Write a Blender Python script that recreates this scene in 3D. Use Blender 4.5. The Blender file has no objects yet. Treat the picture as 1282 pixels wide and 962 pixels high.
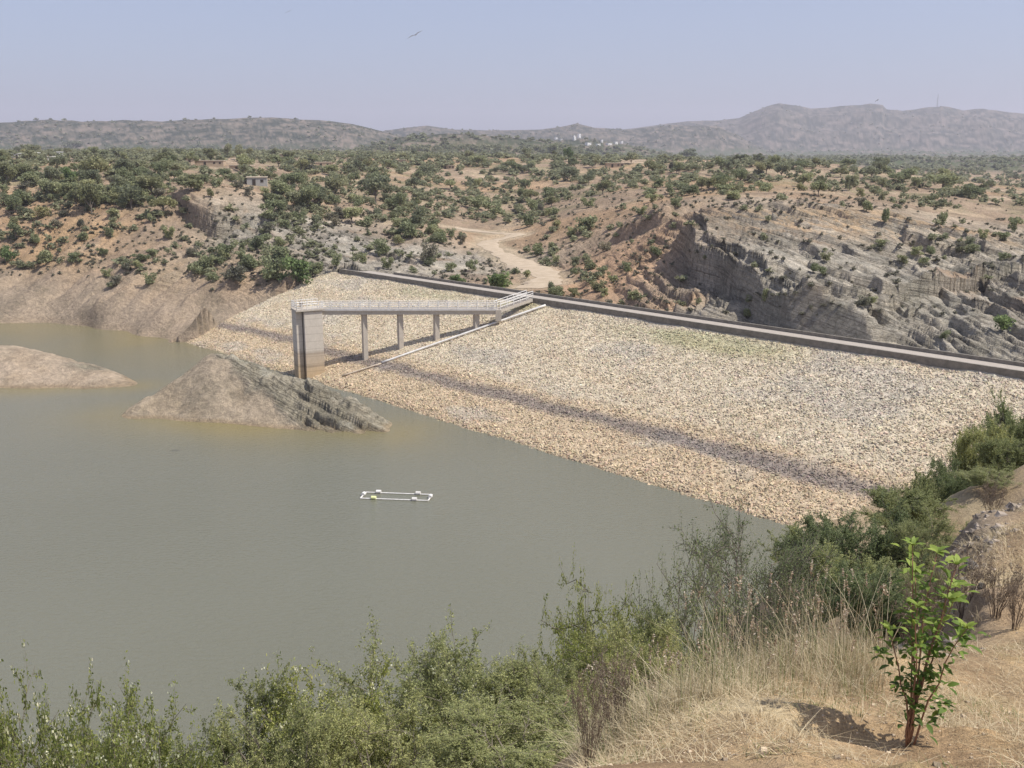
import bpy, bmesh, math, random
import numpy as np
from mathutils import Vector, Matrix

# ------------------------------------------------------------------ camera, sky, sun
SC = bpy.context.scene
COL = SC.collection
FPX, PITCH, EYE = 1250.0, math.radians(13.02), 34.0      # focal length in photo pixels, pitch, eye height over the water
cam_d = bpy.data.cameras.new('camera'); cam = bpy.data.objects.new('camera', cam_d); COL.objects.link(cam)
cam.location = (0, 0, EYE); cam.rotation_euler = (math.radians(90) - PITCH, 0, 0)
cam_d.sensor_width = 36; cam_d.lens = 36 * FPX / 1282; cam_d.clip_start = 0.1; cam_d.clip_end = 30000
SC.camera = cam
SUN_EL, SUN_AZ = math.radians(56), math.radians(104)     # azimuth from +Y towards +X
w = bpy.data.worlds.new('World'); SC.world = w; w.use_nodes = True
nt = w.node_tree
bg = nt.nodes['Background']; bg.inputs['Strength'].default_value = 0.12
sky = nt.nodes.new('ShaderNodeTexSky'); sky.sky_type = 'NISHITA'; sky.sun_disc = False
sky.sun_elevation = SUN_EL; sky.sun_rotation = SUN_AZ
sky.air_density = 1.0; sky.dust_density = 2.6; sky.ozone_density = 6.0; sky.altitude = 400
veil = nt.nodes.new('ShaderNodeMix'); veil.data_type = 'RGBA'; veil.inputs[0].default_value = 0.55   # even lavender haze and fill light painted into the sky colour
veil.inputs[7].default_value = (2.92, 3.16, 4.25, 1)
nt.links.new(sky.outputs[0], veil.inputs[6]); nt.links.new(veil.outputs[2], bg.inputs['Color'])
sl = bpy.data.lights.new('sun', 'SUN'); sl.energy = 4.0; sl.angle = math.radians(0.53); sl.color = (1, 0.955, 0.88)
sun = bpy.data.objects.new('sun', sl); COL.objects.link(sun)
sdir = Vector((math.sin(SUN_AZ) * math.cos(SUN_EL), math.cos(SUN_AZ) * math.cos(SUN_EL), math.sin(SUN_EL)))
sun.rotation_euler = (-sdir).to_track_quat('-Z', 'Y').to_euler()
sun.location = (30, -10, 120)
vs = SC.view_settings; vs.view_transform = 'Standard'; vs.look = 'None'; vs.exposure = 0.42; vs.gamma = 1
vs.use_curve_mapping = False
SC.render.engine = 'CYCLES'

HAZE = 0.00016
rnd = random.Random(7)
rs = np.random.RandomState(11)

# ------------------------------------------------------------------ geometry of the view (survey helpers)
def ray(px, py):
    u = (px - 641) / FPX; v = (481 - py) / FPX
    return u, math.cos(PITCH) + v * math.sin(PITCH), -math.sin(PITCH) + v * math.cos(PITCH)
def atz(px, py, z):
    a, b, c = ray(px, py); t = (z - EYE) / c
    return np.array([a * t, b * t, z])
def atd(px, py, d):
    a, b, c = ray(px, py); t = d / b
    return np.array([a * t, d, EYE + c * t])

# ------------------------------------------------------------------ numpy noise
def _h(ix, iy, s):
    n = (ix.astype(np.int64) * 374761393 + iy.astype(np.int64) * 668265263 + s * 1442695041) & 0x7fffffff
    n = ((n ^ (n >> 13)) * 1274126177) & 0x7fffffff
    n = (n ^ (n >> 16)) & 0xffff
    return n / 65535.0
def vn(x, y, s=0):
    ix = np.floor(x); iy = np.floor(y); fx = x - ix; fy = y - iy
    fx = fx * fx * (3 - 2 * fx); fy = fy * fy * (3 - 2 * fy)
    a = _h(ix, iy, s); b = _h(ix + 1, iy, s); c = _h(ix, iy + 1, s); d = _h(ix + 1, iy + 1, s)
    return (a + (b - a) * fx) * (1 - fy) + (c + (d - c) * fx) * fy
def fbm(x, y, o=4, s=0, g=0.5):
    t = 0; a = 1; n = 0
    for i in range(o):
        t = t + a * (vn(x, y, s + i * 17) * 2 - 1); n += a; a *= g
        x, y = x * 1.83 + y * 0.62 + 5.1, y * 1.83 - x * 0.62 + 9.7
    return t / n
def ridged(x, y, o=3, s=0):
    t = 0; a = 1; n = 0
    for i in range(o):
        t = t + a * (1 - np.abs(vn(x, y, s + i * 13) * 2 - 1)); n += a; a *= 0.5
        x, y = x * 1.9 + 3.3, y * 1.9 + 7.1
    return t / n
def sst(a, b, x):
    t = np.clip((x - a) / (b - a), 0, 1); return t * t * (3 - 2 * t)
class RBF:
    def __init__(self, P, Zv, c=2.0):
        self.P = np.array(P, float); self.c = c
        d = np.sqrt(((self.P[:, None] - self.P[None]) ** 2).sum(-1) + c * c)
        n = len(self.P); A = np.zeros((n + 1, n + 1)); A[:n, :n] = d; A[:n, n] = 1; A[n, :n] = 1
        A[np.arange(n), np.arange(n)] -= 0.003
        self.w = np.linalg.solve(A, np.append(Zv, 0))
    def __call__(self, x, y):
        sh = x.shape; x = x.ravel(); y = y.ravel(); out = np.empty(len(x))
        for i in range(0, len(x), 40000):
            d = np.sqrt((x[i:i+40000, None] - self.P[None, :, 0]) ** 2 + (y[i:i+40000, None] - self.P[None, :, 1]) ** 2 + self.c ** 2)
            out[i:i+40000] = d @ self.w[:-1] + self.w[-1]
        return out.reshape(sh)
def segdist(x, y, pts):
    """signed distance to an open polyline (positive on its left), and the running index along it"""
    best = np.full(x.shape, 1e9); sg = np.zeros(x.shape); par = np.zeros(x.shape)
    for i in range(len(pts) - 1):
        ax, ay = pts[i][0], pts[i][1]; bx, by = pts[i+1][0], pts[i+1][1]
        dx, dy = bx - ax, by - ay; L = dx * dx + dy * dy
        t = np.clip(((x - ax) * dx + (y - ay) * dy) / L, 0, 1)
        ex = x - ax - t * dx; ey = y - ay - t * dy; d = np.hypot(ex, ey)
        m = d < best; best = np.where(m, d, best); sg = np.where(m, np.sign(dx * ey - dy * ex), sg); par = np.where(m, i + t, par)
    return best * sg, par

# ------------------------------------------------------------------ materials
def lin(r, g, b):
    c = lambda v: (v / 255 / 12.92) if v / 255 <= 0.04045 else ((v / 255 + 0.055) / 1.055) ** 2.4
    return (c(r), c(g), c(b), 1)
class MT:
    def __init__(self, name, rough=0.9, spec=0.2):
        self.m = bpy.data.materials.new(name); self.m.use_nodes = True; self.t = self.m.node_tree
        self.b = self.t.nodes['Principled BSDF']; self.b.inputs['Roughness'].default_value = rough
        self.b.inputs['Specular IOR Level'].default_value = spec
        self.co = self.n('ShaderNodeTexCoord').outputs['Object']
    def n(self, k, **kw):
        x = self.t.nodes.new(k)
        for a, v in kw.items(): setattr(x, a, v)
        return x
    def l(self, a, b): self.t.links.new(a, b)
    def noise(self, scale, detail=4, rough=0.6, co=None, dist=0):
        x = self.n('ShaderNodeTexNoise'); x.inputs['Scale'].default_value = scale; x.inputs['Detail'].default_value = detail
        x.inputs['Roughness'].default_value = rough; x.inputs['Distortion'].default_value = dist
        self.l(co or self.co, x.inputs['Vector']); return x.outputs['Fac']
    def vor(self, scale, out='Color', co=None, feature='F1'):
        x = self.n('ShaderNodeTexVoronoi', feature=feature); x.inputs['Scale'].default_value = scale
        self.l(co or self.co, x.inputs['Vector']); return x.outputs[out]
    def ramp(self, fac, stops):
        x = self.n('ShaderNodeValToRGB'); e = x.color_ramp.elements
        while len(e) < len(stops): e.new(0.5)
        for i, (p_, c) in enumerate(stops): e[i].position = p_; e[i].color = c if len(c) == 4 else (*c, 1)
        self.l(fac, x.inputs[0]); return x.outputs[0]
    def mix(self, fac, a, b, mode='MIX'):
        x = self.n('ShaderNodeMix', data_type='RGBA', blend_type=mode)
        for s, v in ((x.inputs[0], fac), (x.inputs[6], a), (x.inputs[7], b)):
            if hasattr(v, 'links') or isinstance(v, bpy.types.NodeSocket): self.l(v, s)
            else: s.default_value = v if not (isinstance(v, tuple) and len(v) == 3) else (*v, 1)
        return x.outputs[2]
    def math(self, op, a, b=0.0):
        x = self.n('ShaderNodeMath', operation=op)
        for s, v in ((x.inputs[0], a), (x.inputs[1], b)):
            if isinstance(v, bpy.types.NodeSocket): self.l(v, s)
            else: s.default_value = v
        return x.outputs[0]
    def attr(self, name, t='GEOMETRY', out='Color'):
        x = self.n('ShaderNodeAttribute', attribute_name=name, attribute_type=t); return x.outputs[out]
    def rand(self): return self.n('ShaderNodeObjectInfo').outputs['Random']
    def scaled(self, s):
        x = self.n('ShaderNodeMapping'); x.inputs['Scale'].default_value = s; self.l(self.co, x.inputs[0]); return x.outputs[0]
    def color(self, s): 
        if isinstance(s, bpy.types.NodeSocket): self.l(s, self.b.inputs['Base Color'])
        else: self.b.inputs['Base Color'].default_value = s if len(s) == 4 else (*s, 1)
    def bump(self, h, strength=0.5, dist=0.1):
        x = self.n('ShaderNodeBump'); x.inputs['Strength'].default_value = strength; x.inputs['Distance'].default_value = dist
        self.l(h, x.inputs['Height']); self.l(x.outputs[0], self.b.inputs['Normal'])

def m_terrain():
    t = MT('terrain_soil_rock', 0.95, 0.1)
    c = t.attr('Col')
    n1 = t.noise(1.3, 7, 0.7); n2 = t.noise(7, 5, 0.7)
    k = t.ramp(n1, [(0.3, (0.62, 0.62, 0.62)), (0.52, (1, 1, 1)), (0.72, (1.4, 1.36, 1.3))])
    c = t.mix(0.8, c, k, 'MULTIPLY')
    k2 = t.ramp(n2, [(0.3, (0.72, 0.71, 0.7)), (0.6, (1.15, 1.14, 1.12))])
    c = t.mix(0.7, c, k2, 'MULTIPLY')
    bed = t.attr('bed', out='Fac'); rk = t.attr('rock', out='Fac')
    sx = t.n('ShaderNodeSeparateXYZ'); t.l(t.co, sx.inputs[0]); cb = t.n('ShaderNodeCombineXYZ')
    t.l(t.math('MULTIPLY', sx.outputs[0], 0.08), cb.inputs[0]); t.l(t.math('MULTIPLY', sx.outputs[1], 0.08), cb.inputs[1]); t.l(t.math('MULTIPLY', bed, 2.1), cb.inputs[2])
    sn = t.noise(1.0, 6, 0.7, cb.outputs[0], 0.4)
    sc = t.ramp(sn, [(0.37, (0.48, 0.47, 0.455)), (0.45, (0.97, 0.97, 0.96)), (0.56, (1.1, 1.09, 1.06)), (0.66, (1.42, 1.4, 1.34))])
    c = t.mix(t.math('MULTIPLY', rk, 0.85), c, sc, 'MULTIPLY')
    joint = t.vor(0.9, 'Distance', feature='DISTANCE_TO_EDGE')
    c = t.mix(t.math('MULTIPLY', rk, 0.6), c, t.ramp(joint, [(0.0, (0.5, 0.48, 0.46)), (0.06, (1, 1, 1))]), 'MULTIPLY')
    n3 = t.noise(0.11, 6, 0.8)
    c = t.mix(0.7, c, t.ramp(n3, [(0.38, (0.62, 0.64, 0.62)), (0.55, (1.12, 1.1, 1.08))]), 'MULTIPLY')
    t.color(c); t.bump(t.math('ADD', t.math('ADD', n1, t.math('MULTIPLY', n2, 0.4)), t.math('MULTIPLY', t.math('MULTIPLY', sn, rk), 2.2)), 0.95, 0.6); return t.m
def m_near():
    t = MT('dry_hill_soil', 0.95, 0.1)
    c = t.attr('Col'); n1 = t.noise(2.2, 8, 0.75); n2 = t.noise(22, 6, 0.8); n3 = t.noise(90, 3, 0.7)
    c = t.mix(0.8, c, t.ramp(n1, [(0.3, (0.6, 0.58, 0.55)), (0.5, (1, 1, 1)), (0.7, (1.3, 1.25, 1.12))]), 'MULTIPLY')
    c = t.mix(0.75, c, t.ramp(n2, [(0.32, (0.55, 0.52, 0.48)), (0.5, (1, 1, 1)), (0.68, (1.35, 1.3, 1.2))]), 'MULTIPLY')
    c = t.mix(0.5, c, t.ramp(n3, [(0.35, (0.6, 0.57, 0.5)), (0.6, (1.3, 1.3, 1.2))]), 'MULTIPLY')
    t.color(c); t.bump(t.math('ADD', n1, t.math('ADD', t.math('MULTIPLY', n2, 0.25), t.math('MULTIPLY', n3, 0.06))), 0.8, 0.12); return t.m
def m_attr(name, rough=0.9, spec=0.15, sc=4.0, bs=0.4, bd=0.1, var=0.5):
    t = MT(name, rough, spec); n = t.noise(sc, 6, 0.7)
    t.color(t.mix(var, t.attr('Col'), t.ramp(n, [(0.3, (0.65, 0.65, 0.65)), (0.7, (1.3, 1.3, 1.3))]), 'MULTIPLY'))
    t.bump(n, bs, bd); return t.m
def m_plain(name, c1, c2, rough=0.8, sc=3.0, spec=0.25, bs=0.3, bd=0.03, rv=0.0, det=6):
    t = MT(name, rough, spec); n = t.noise(sc, det, 0.65)
    c = t.ramp(n, [(0.3, c1), (0.7, c2)])
    if rv:
        r = t.rand(); c = t.mix(1.0, c, t.ramp(r, [(0, (1 - rv, 1 - rv, 1 - rv)), (1, (1 + rv, 1 + rv, 1 + rv))]), 'MULTIPLY')
    t.color(c); t.bump(n, bs, bd); return t.m
def m_leaf(name, c_dark, c_mid, c_lite, rv=0.25, trans=0.3, patch=1.2):
    t = MT(name, 0.6, 0.25)
    fc = t.attr('Col', out='Fac'); n = t.noise(patch, 2)
    v = t.math('ADD', t.math('MULTIPLY', fc, 0.6), t.math('MULTIPLY', n, 0.4))
    c = t.ramp(v, [(0.22, c_dark), (0.5, c_mid), (0.8, c_lite)])
    r = t.rand()
    c = t.mix(1.0, c, t.ramp(r, [(0, (1 - rv, 1 - rv * 0.9, 1 - rv)), (0.5, (1, 1, 1)), (1, (1 + rv * 1.4, 1 + rv * 1.1, 1 + rv * 0.8))]), 'MULTIPLY')
    t.color(c)
    tr = t.n('ShaderNodeBsdfTranslucent'); t.l(c, tr.inputs[0])
    mx = t.n('ShaderNodeMixShader'); mx.inputs[0].default_value = trans
    t.l(t.b.outputs[0], mx.inputs[1]); t.l(tr.outputs[0], mx.inputs[2])
    t.l(mx.outputs[0], t.t.nodes['Material Output'].inputs[0]); return t.m
def m_water():
    t = MT('silty_lake_water', 0.12, 0.5); t.b.inputs['IOR'].default_value = 1.33
    big = t.noise(0.018, 3, 0.5)
    c = t.ramp(big, [(0.3, (0.142, 0.140, 0.100)), (0.7, (0.165, 0.163, 0.120))])
    # olive shallows off the banks, with the islands' warm reflection painted in
    c = t.mix(t.attr('shallow_reflection', out='Fac'), c, (0.215, 0.175, 0.075))
    t.color(c)
    a = t.noise(1.5, 3, 0.6, t.scaled((1, 2.2, 1)), 0.6); b = t.noise(6, 3, 0.6, t.scaled((1, 2.0, 1)))
    t.bump(t.math('ADD', a, t.math('MULTIPLY', b, 0.25)), 0.6, 0.14); return t.m
def m_concrete(name='weathered_concrete', c1=(0.46, 0.41, 0.345), c2=(0.64, 0.58, 0.50), stain=True):
    t = MT(name, 0.85, 0.2)
    n = t.noise(1.4, 6, 0.7); n2 = t.noise(3.0, 5, 0.7, t.scaled((3, 3, 0.35)))
    c = t.ramp(t.math('ADD', t.math('MULTIPLY', n, 0.5), t.math('MULTIPLY', n2, 0.5)), [(0.3, c1), (0.7, c2)])
    if stain:
        sx = t.n('ShaderNodeSeparateXYZ'); t.l(t.co, sx.inputs[0])
        w_ = t.noise(2.0, 3, 0.5, t.scaled((0.15, 0.15, 2.2)))
        z = t.math('ADD', t.math('MULTIPLY', sx.outputs[2], 0.1), t.math('MULTIPLY', w_, 0.04))
        c = t.mix(1.0, c, t.ramp(z, [(0.0, (0.92, 0.75, 0.52)), (0.19, (0.92, 0.78, 0.6)), (0.21, (0.6, 0.52, 0.42)), (0.25, (0.88, 0.78, 0.66)), (0.39, (0.85, 0.78, 0.7)), (0.41, (0.68, 0.62, 0.56)), (0.47, (1, 1, 1))]), 'MULTIPLY')
        lift = t.n('ShaderNodeTexWave', wave_type='BANDS', bands_direction='Z'); lift.inputs['Scale'].default_value = 0.27
        t.l(t.co, lift.inputs['Vector'])
        c = t.mix(1.0, c, t.ramp(lift.outputs['Fac'], [(0.0, (0.8, 0.79, 0.78)), (0.03, (1, 1, 1))]), 'MULTIPLY')
    t.color(c); t.bump(n, 0.3, 0.03); return t.m

M = {}
M['terrain'] = m_terrain(); M['near'] = m_near(); M['water'] = m_water()
M['rip'] = m_attr('riprap_bed', sc=5, bs=0.6, bd=0.15, var=0.8)
M['stone'] = m_attr('riprap_stone', sc=6, var=0.35)
M['conc'] = m_concrete(); M['conc2'] = m_concrete('pier_concrete', (0.38, 0.335, 0.28), (0.56, 0.505, 0.43), False)
M['conc3'] = m_concrete('crest_concrete', (0.30, 0.26, 0.22), (0.46, 0.41, 0.35), False)
M['wallshade'] = m_plain('shaded_wall_concrete', (0.15, 0.135, 0.11), (0.27, 0.24, 0.20), sc=1.5)  # shade on the crest walls is put into this darker concrete colour
M['white'] = m_plain('white_painted_steel', (0.58, 0.55, 0.51), (0.80, 0.78, 0.74), 0.5, 2.0)
M['track'] = m_plain('pale_dirt_track', (0.37, 0.29, 0.20), (0.50, 0.405, 0.295), 0.95, 0.6, bs=0.5, bd=0.1, det=8)
M['bark'] = m_plain('grey_brown_bark', (0.14, 0.115, 0.09), (0.27, 0.235, 0.19), 0.9, 6)
M['stem'] = m_plain('reddish_sapling_stem', (0.20, 0.10, 0.06), (0.34, 0.19, 0.12), 0.8, 12)
M['twig'] = m_plain('pale_dry_twig', (0.30, 0.24, 0.19), (0.5, 0.43, 0.35), 0.9, 9)
M['leaf'] = m_leaf('acacia_leaves', (0.188, 0.214, 0.115), (0.278, 0.301, 0.164), (0.405, 0.415, 0.232), trans=0.42)
M['leafd'] = m_leaf('dark_tree_leaves', (0.170, 0.191, 0.117), (0.243, 0.256, 0.157), (0.332, 0.338, 0.200), trans=0.42)
M['leafo'] = m_leaf('olive_tree_leaves', (0.180, 0.190, 0.098), (0.253, 0.258, 0.134), (0.358, 0.348, 0.189), trans=0.42)
M['leafb'] = m_leaf('bright_shrub_leaves', (0.117, 0.161, 0.064), (0.169, 0.230, 0.089), (0.244, 0.312, 0.128), trans=0.42)
M['leafgrey'] = m_leaf('greyish_thorn_leaves', (0.17, 0.165, 0.12), (0.22, 0.21, 0.15), (0.29, 0.27, 0.20), trans=0.4)
M['feather'] = m_leaf('feathery_bush_leaves', (0.224, 0.253, 0.111), (0.314, 0.337, 0.145), (0.458, 0.463, 0.199), trans=0.45)
M['featherd'] = m_leaf('deep_green_feathery_leaves', (0.157, 0.196, 0.095), (0.220, 0.261, 0.121), (0.306, 0.343, 0.157), trans=0.45)
M['featherl'] = m_leaf('light_green_feathery_leaves', (0.156, 0.194, 0.052), (0.266, 0.304, 0.080), (0.421, 0.428, 0.145), trans=0.45)
M['flower'] = m_leaf('cream_bush_flowers', (0.450, 0.470, 0.300), (0.600, 0.600, 0.420), (0.750, 0.730, 0.550))
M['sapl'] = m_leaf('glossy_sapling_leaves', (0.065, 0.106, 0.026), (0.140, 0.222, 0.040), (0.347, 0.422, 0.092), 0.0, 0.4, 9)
M['dry'] = m_leaf('dry_straw_grass', (0.34, 0.27, 0.16), (0.52, 0.43, 0.27), (0.70, 0.61, 0.42), 0.1, 0.3)
M['greeng'] = m_leaf('green_grass_blades', (0.13, 0.16, 0.06), (0.22, 0.25, 0.10), (0.34, 0.36, 0.16), 0.1, 0.35)
M['seed'] = m_leaf('brown_seed_heads', (0.22, 0.15, 0.10), (0.36, 0.27, 0.18), (0.62, 0.55, 0.45), 0.1, 0.3)
M['dead'] = m_leaf('dead_brown_scrub', (0.18, 0.135, 0.10), (0.28, 0.22, 0.16), (0.42, 0.34, 0.25), 0.1, 0.2)
M['rock'] = m_plain('grey_weathered_rock', (0.15, 0.13, 0.11), (0.36, 0.33, 0.29), 0.9, 4.5, bs=0.9, bd=0.08, det=9)
M['mud'] = m_plain('mud_plaster_wall', (0.40, 0.30, 0.20), (0.52, 0.41, 0.29), 0.95, 0.8, rv=0.15)
M['greywall'] = m_plain('grey_block_wall', (0.30, 0.29, 0.27), (0.42, 0.41, 0.38), 0.95, 0.8)
M['whitewall'] = m_plain('whitewashed_wall', (0.66, 0.64, 0.60), (0.82, 0.80, 0.76), 0.9, 0.8, rv=0.08)
M['roofc'] = m_plain('flat_mud_roof', (0.46, 0.38, 0.28), (0.60, 0.51, 0.40), 0.95, 0.8, rv=0.1)
M['darkwood'] = m_plain('dark_opening_wood', (0.03, 0.025, 0.02), (0.07, 0.055, 0.045), 0.8, 3)
M['bird'] = m_plain('brown_kite_feathers', (0.06, 0.045, 0.035), (0.13, 0.10, 0.08), 0.9, 5)
M['steel'] = m_plain('grey_mast_steel', (0.3, 0.3, 0.3), (0.4, 0.4, 0.4), 0.6, 1)
M['yellow'] = m_plain('yellow_green_drum', (0.62, 0.65, 0.30), (0.76, 0.78, 0.42), 0.6, 3)

# ------------------------------------------------------------------ object helpers
def mesh(name, V, F, mat, col=None, smooth=False):
    me = bpy.data.meshes.new(name); V = np.asarray(V, np.float32)
    if isinstance(F, np.ndarray):
        n, k = F.shape
        me.vertices.add(len(V)); me.vertices.foreach_set('co', V.ravel())
        me.loops.add(n * k); me.loops.foreach_set('vertex_index', F.astype(np.int32).ravel())
        me.polygons.add(n); me.polygons.foreach_set('loop_start', np.arange(0, n * k, k, dtype=np.int32))
        me.polygons.foreach_set('loop_total', np.full(n, k, np.int32))
        me.update(calc_edges=True)
    else:
        me.from_pydata([tuple(map(float, v)) for v in V], [], F)
    if col is not None:
        col = np.asarray(col, np.float32)
        if col.ndim == 1: col = np.stack([col] * 3, 1)
        a = me.color_attributes.new('Col', 'FLOAT_COLOR', 'POINT')
        a.data.foreach_set('color', np.hstack([col[:, :3], np.ones((len(col), 1), np.float32)]).ravel())
    me.polygons.foreach_set('use_smooth', np.full(len(me.polygons), smooth))
    for m in (mat if isinstance(mat, (list, tuple)) else [mat]): me.materials.append(m)
    me.update(); return me
def fattr(me, name, v):
    a = me.attributes.new(name, 'FLOAT', 'POINT'); a.data.foreach_set('value', np.asarray(v, np.float32).ravel())
def link(name, me, parent=None, loc=None):
    o = bpy.data.objects.new(name, me); COL.objects.link(o)
    if parent is not None: o.parent = parent
    if loc is not None: o.location = loc
    return o
def tag(o, label=None, cat=None, group=None, kind=None):
    if label: o['label'] = label
    if cat: o['category'] = cat
    if group: o['group'] = group
    if kind: o['kind'] = kind
    return o
def thing(name, label, cat, loc=(0, 0, 0), rz=0, group=None):
    o = bpy.data.objects.new(name, None); COL.objects.link(o); o.location = loc; o.rotation_euler = (0, 0, rz)
    o.empty_display_size = 0.3
    return tag(o, label, cat, group)
def copy_tree(o, loc, rz=0, sc=None, label=None, group=None):
    r = o.copy(); COL.objects.link(r); r.location = loc; r.rotation_euler = (0, 0, rz)
    if sc is not None: r.scale = sc
    if label: r['label'] = label
    if group: r['group'] = group
    for ch in o.children:
        c = ch.copy(); COL.objects.link(c); c.parent = r
        for g in ch.children:
            d = g.copy(); COL.objects.link(d); d.parent = c
    return r
class MB:
    """collects boxes, tubes and prisms in one mesh"""
    def __init__(s): s.v = []; s.f = []
    def add(s, v, f):
        n = len(s.v); s.v += [tuple(map(float, q)) for q in v]; s.f += [tuple(i + n for i in q) for q in f]
    def box(s, c, d, rz=0, M4=None):
        hx, hy, hz = d[0] / 2, d[1] / 2, d[2] / 2; P = []
        for z in (-hz, hz):
            for x, y in ((-hx, -hy), (hx, -hy), (hx, hy), (-hx, hy)):
                P.append((c[0] + x * math.cos(rz) - y * math.sin(rz), c[1] + x * math.sin(rz) + y * math.cos(rz), c[2] + z))
        s.add(P, [(3, 2, 1, 0), (4, 5, 6, 7), (0, 1, 5, 4), (1, 2, 6, 5), (2, 3, 7, 6), (3, 0, 4, 7)])
    def beam(s, a, b, wd, h):
        """bar from a to b with cross-section wd (level) x h (upright)"""
        a = Vector(a); b = Vector(b); d = (b - a).normalized()
        sd = d.cross(Vector((0, 0, 1)))
        if sd.length < 1e-4: sd = Vector((1, 0, 0))
        sd.normalize(); up = sd.cross(d).normalized(); P = []
        for q in (a, b):
            for i, j in ((-1, -1), (1, -1), (1, 1), (-1, 1)): P.append(q + sd * i * wd / 2 + up * j * h / 2)
        s.add(P, [(3, 2, 1, 0), (4, 5, 6, 7), (0, 1, 5, 4), (1, 2, 6, 5), (2, 3, 7, 6), (3, 0, 4, 7)])
    def tube(s, pts, rads, n=6):
        pts = [Vector(q) for q in pts]; base = len(s.v)
        for i, q in enumerate(pts):
            d = (pts[min(i + 1, len(pts) - 1)] - pts[max(i - 1, 0)]).normalized()
            a = d.cross(Vector((0.31, 0.17, 0.93)));  a = a.normalized() if a.length > 1e-3 else Vector((1, 0, 0))
            b = d.cross(a); r = rads[i] if hasattr(rads, '__len__') else rads
            for k in range(n):
                t = 2 * math.pi * k / n; s.v.append(tuple(q + a * math.cos(t) * r + b * math.sin(t) * r))
        for i in range(len(pts) - 1):
            for k in range(n):
                s.f.append((base + i * n + k, base + i * n + (k + 1) % n, base + (i + 1) * n + (k + 1) % n, base + (i + 1) * n + k))
        s.f.append(tuple(base + k for k in reversed(range(n)))); s.f.append(tuple(base + (len(pts) - 1) * n + k for k in range(n)))
    def build(s, name, mat, parent=None, loc=None, smooth=False, bevel=0):
        me = mesh(name, s.v, s.f, mat, smooth=smooth)
        if bevel:
            bm = bmesh.new(); bm.from_mesh(me)
            bmesh.ops.bevel(bm, geom=list(bm.edges), offset=bevel, segments=2, affect='EDGES', profile=0.6)
            bm.to_mesh(me); bm.free()
        return link(name, me, parent, loc)
def grid_faces(nr, nc):
    i = np.arange(nr - 1)[:, None] * nc + np.arange(nc - 1)[None]
    i = i.ravel(); return np.stack([i, i + 1, i + nc + 1, i + nc], 1)

# ------------------------------------------------------------------ the dam's plane
CZ = 11.5; WALL_H = 0.72
A = atz(430, 338, CZ); B = atz(1282, 466, CZ)
cd = (B - A); cl = np.hypot(cd[0], cd[1]); ce = cd / cl                     # along the crest, left to right
cn = np.array([ce[1], -ce[0], 0]); cn = cn if cn[1] < 0 else -cn            # level, towards the water
W1, W2 = atz(408, 480, 0), atz(960, 652, 0)
wdist = ((W1 - A) @ cn + (W2 - A) @ cn) / 2                                 # crest edge to waterline
CRZ = CZ - WALL_H
slope = CRZ / (wdist - 0.3)
def dam_z(x, y):
    t = (x - A[0]) * cn[0] + (y - A[1]) * cn[1]
    return CRZ - (t - 0.3) * slope
def dam_pt(s, t, dz=0.0): 
    q = A + ce * s + cn * t; return np.array([q[0], q[1], CRZ - (t - 0.3) * slope + dz])
def dam_hit(px, py):
    a, b, c = ray(px, py)
    # EYE + c k = CRZ - ((a k - Ax) nx + (b k - Ay) ny - .3) slope
    k = (CRZ - EYE + (A[0] * cn[0] + A[1] * cn[1] + 0.3) * slope) / (c + (a * cn[0] + b * cn[1]) * slope)
    return np.array([a * k, b * k, EYE + c * k])
print('wdist', wdist, 'slope', slope, 'crest len', cl)
for q in ((330, 412), (480, 447), (600, 490), (850, 553), (1100, 610)): print('band z', q, dam_hit(*q)[2])

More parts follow.
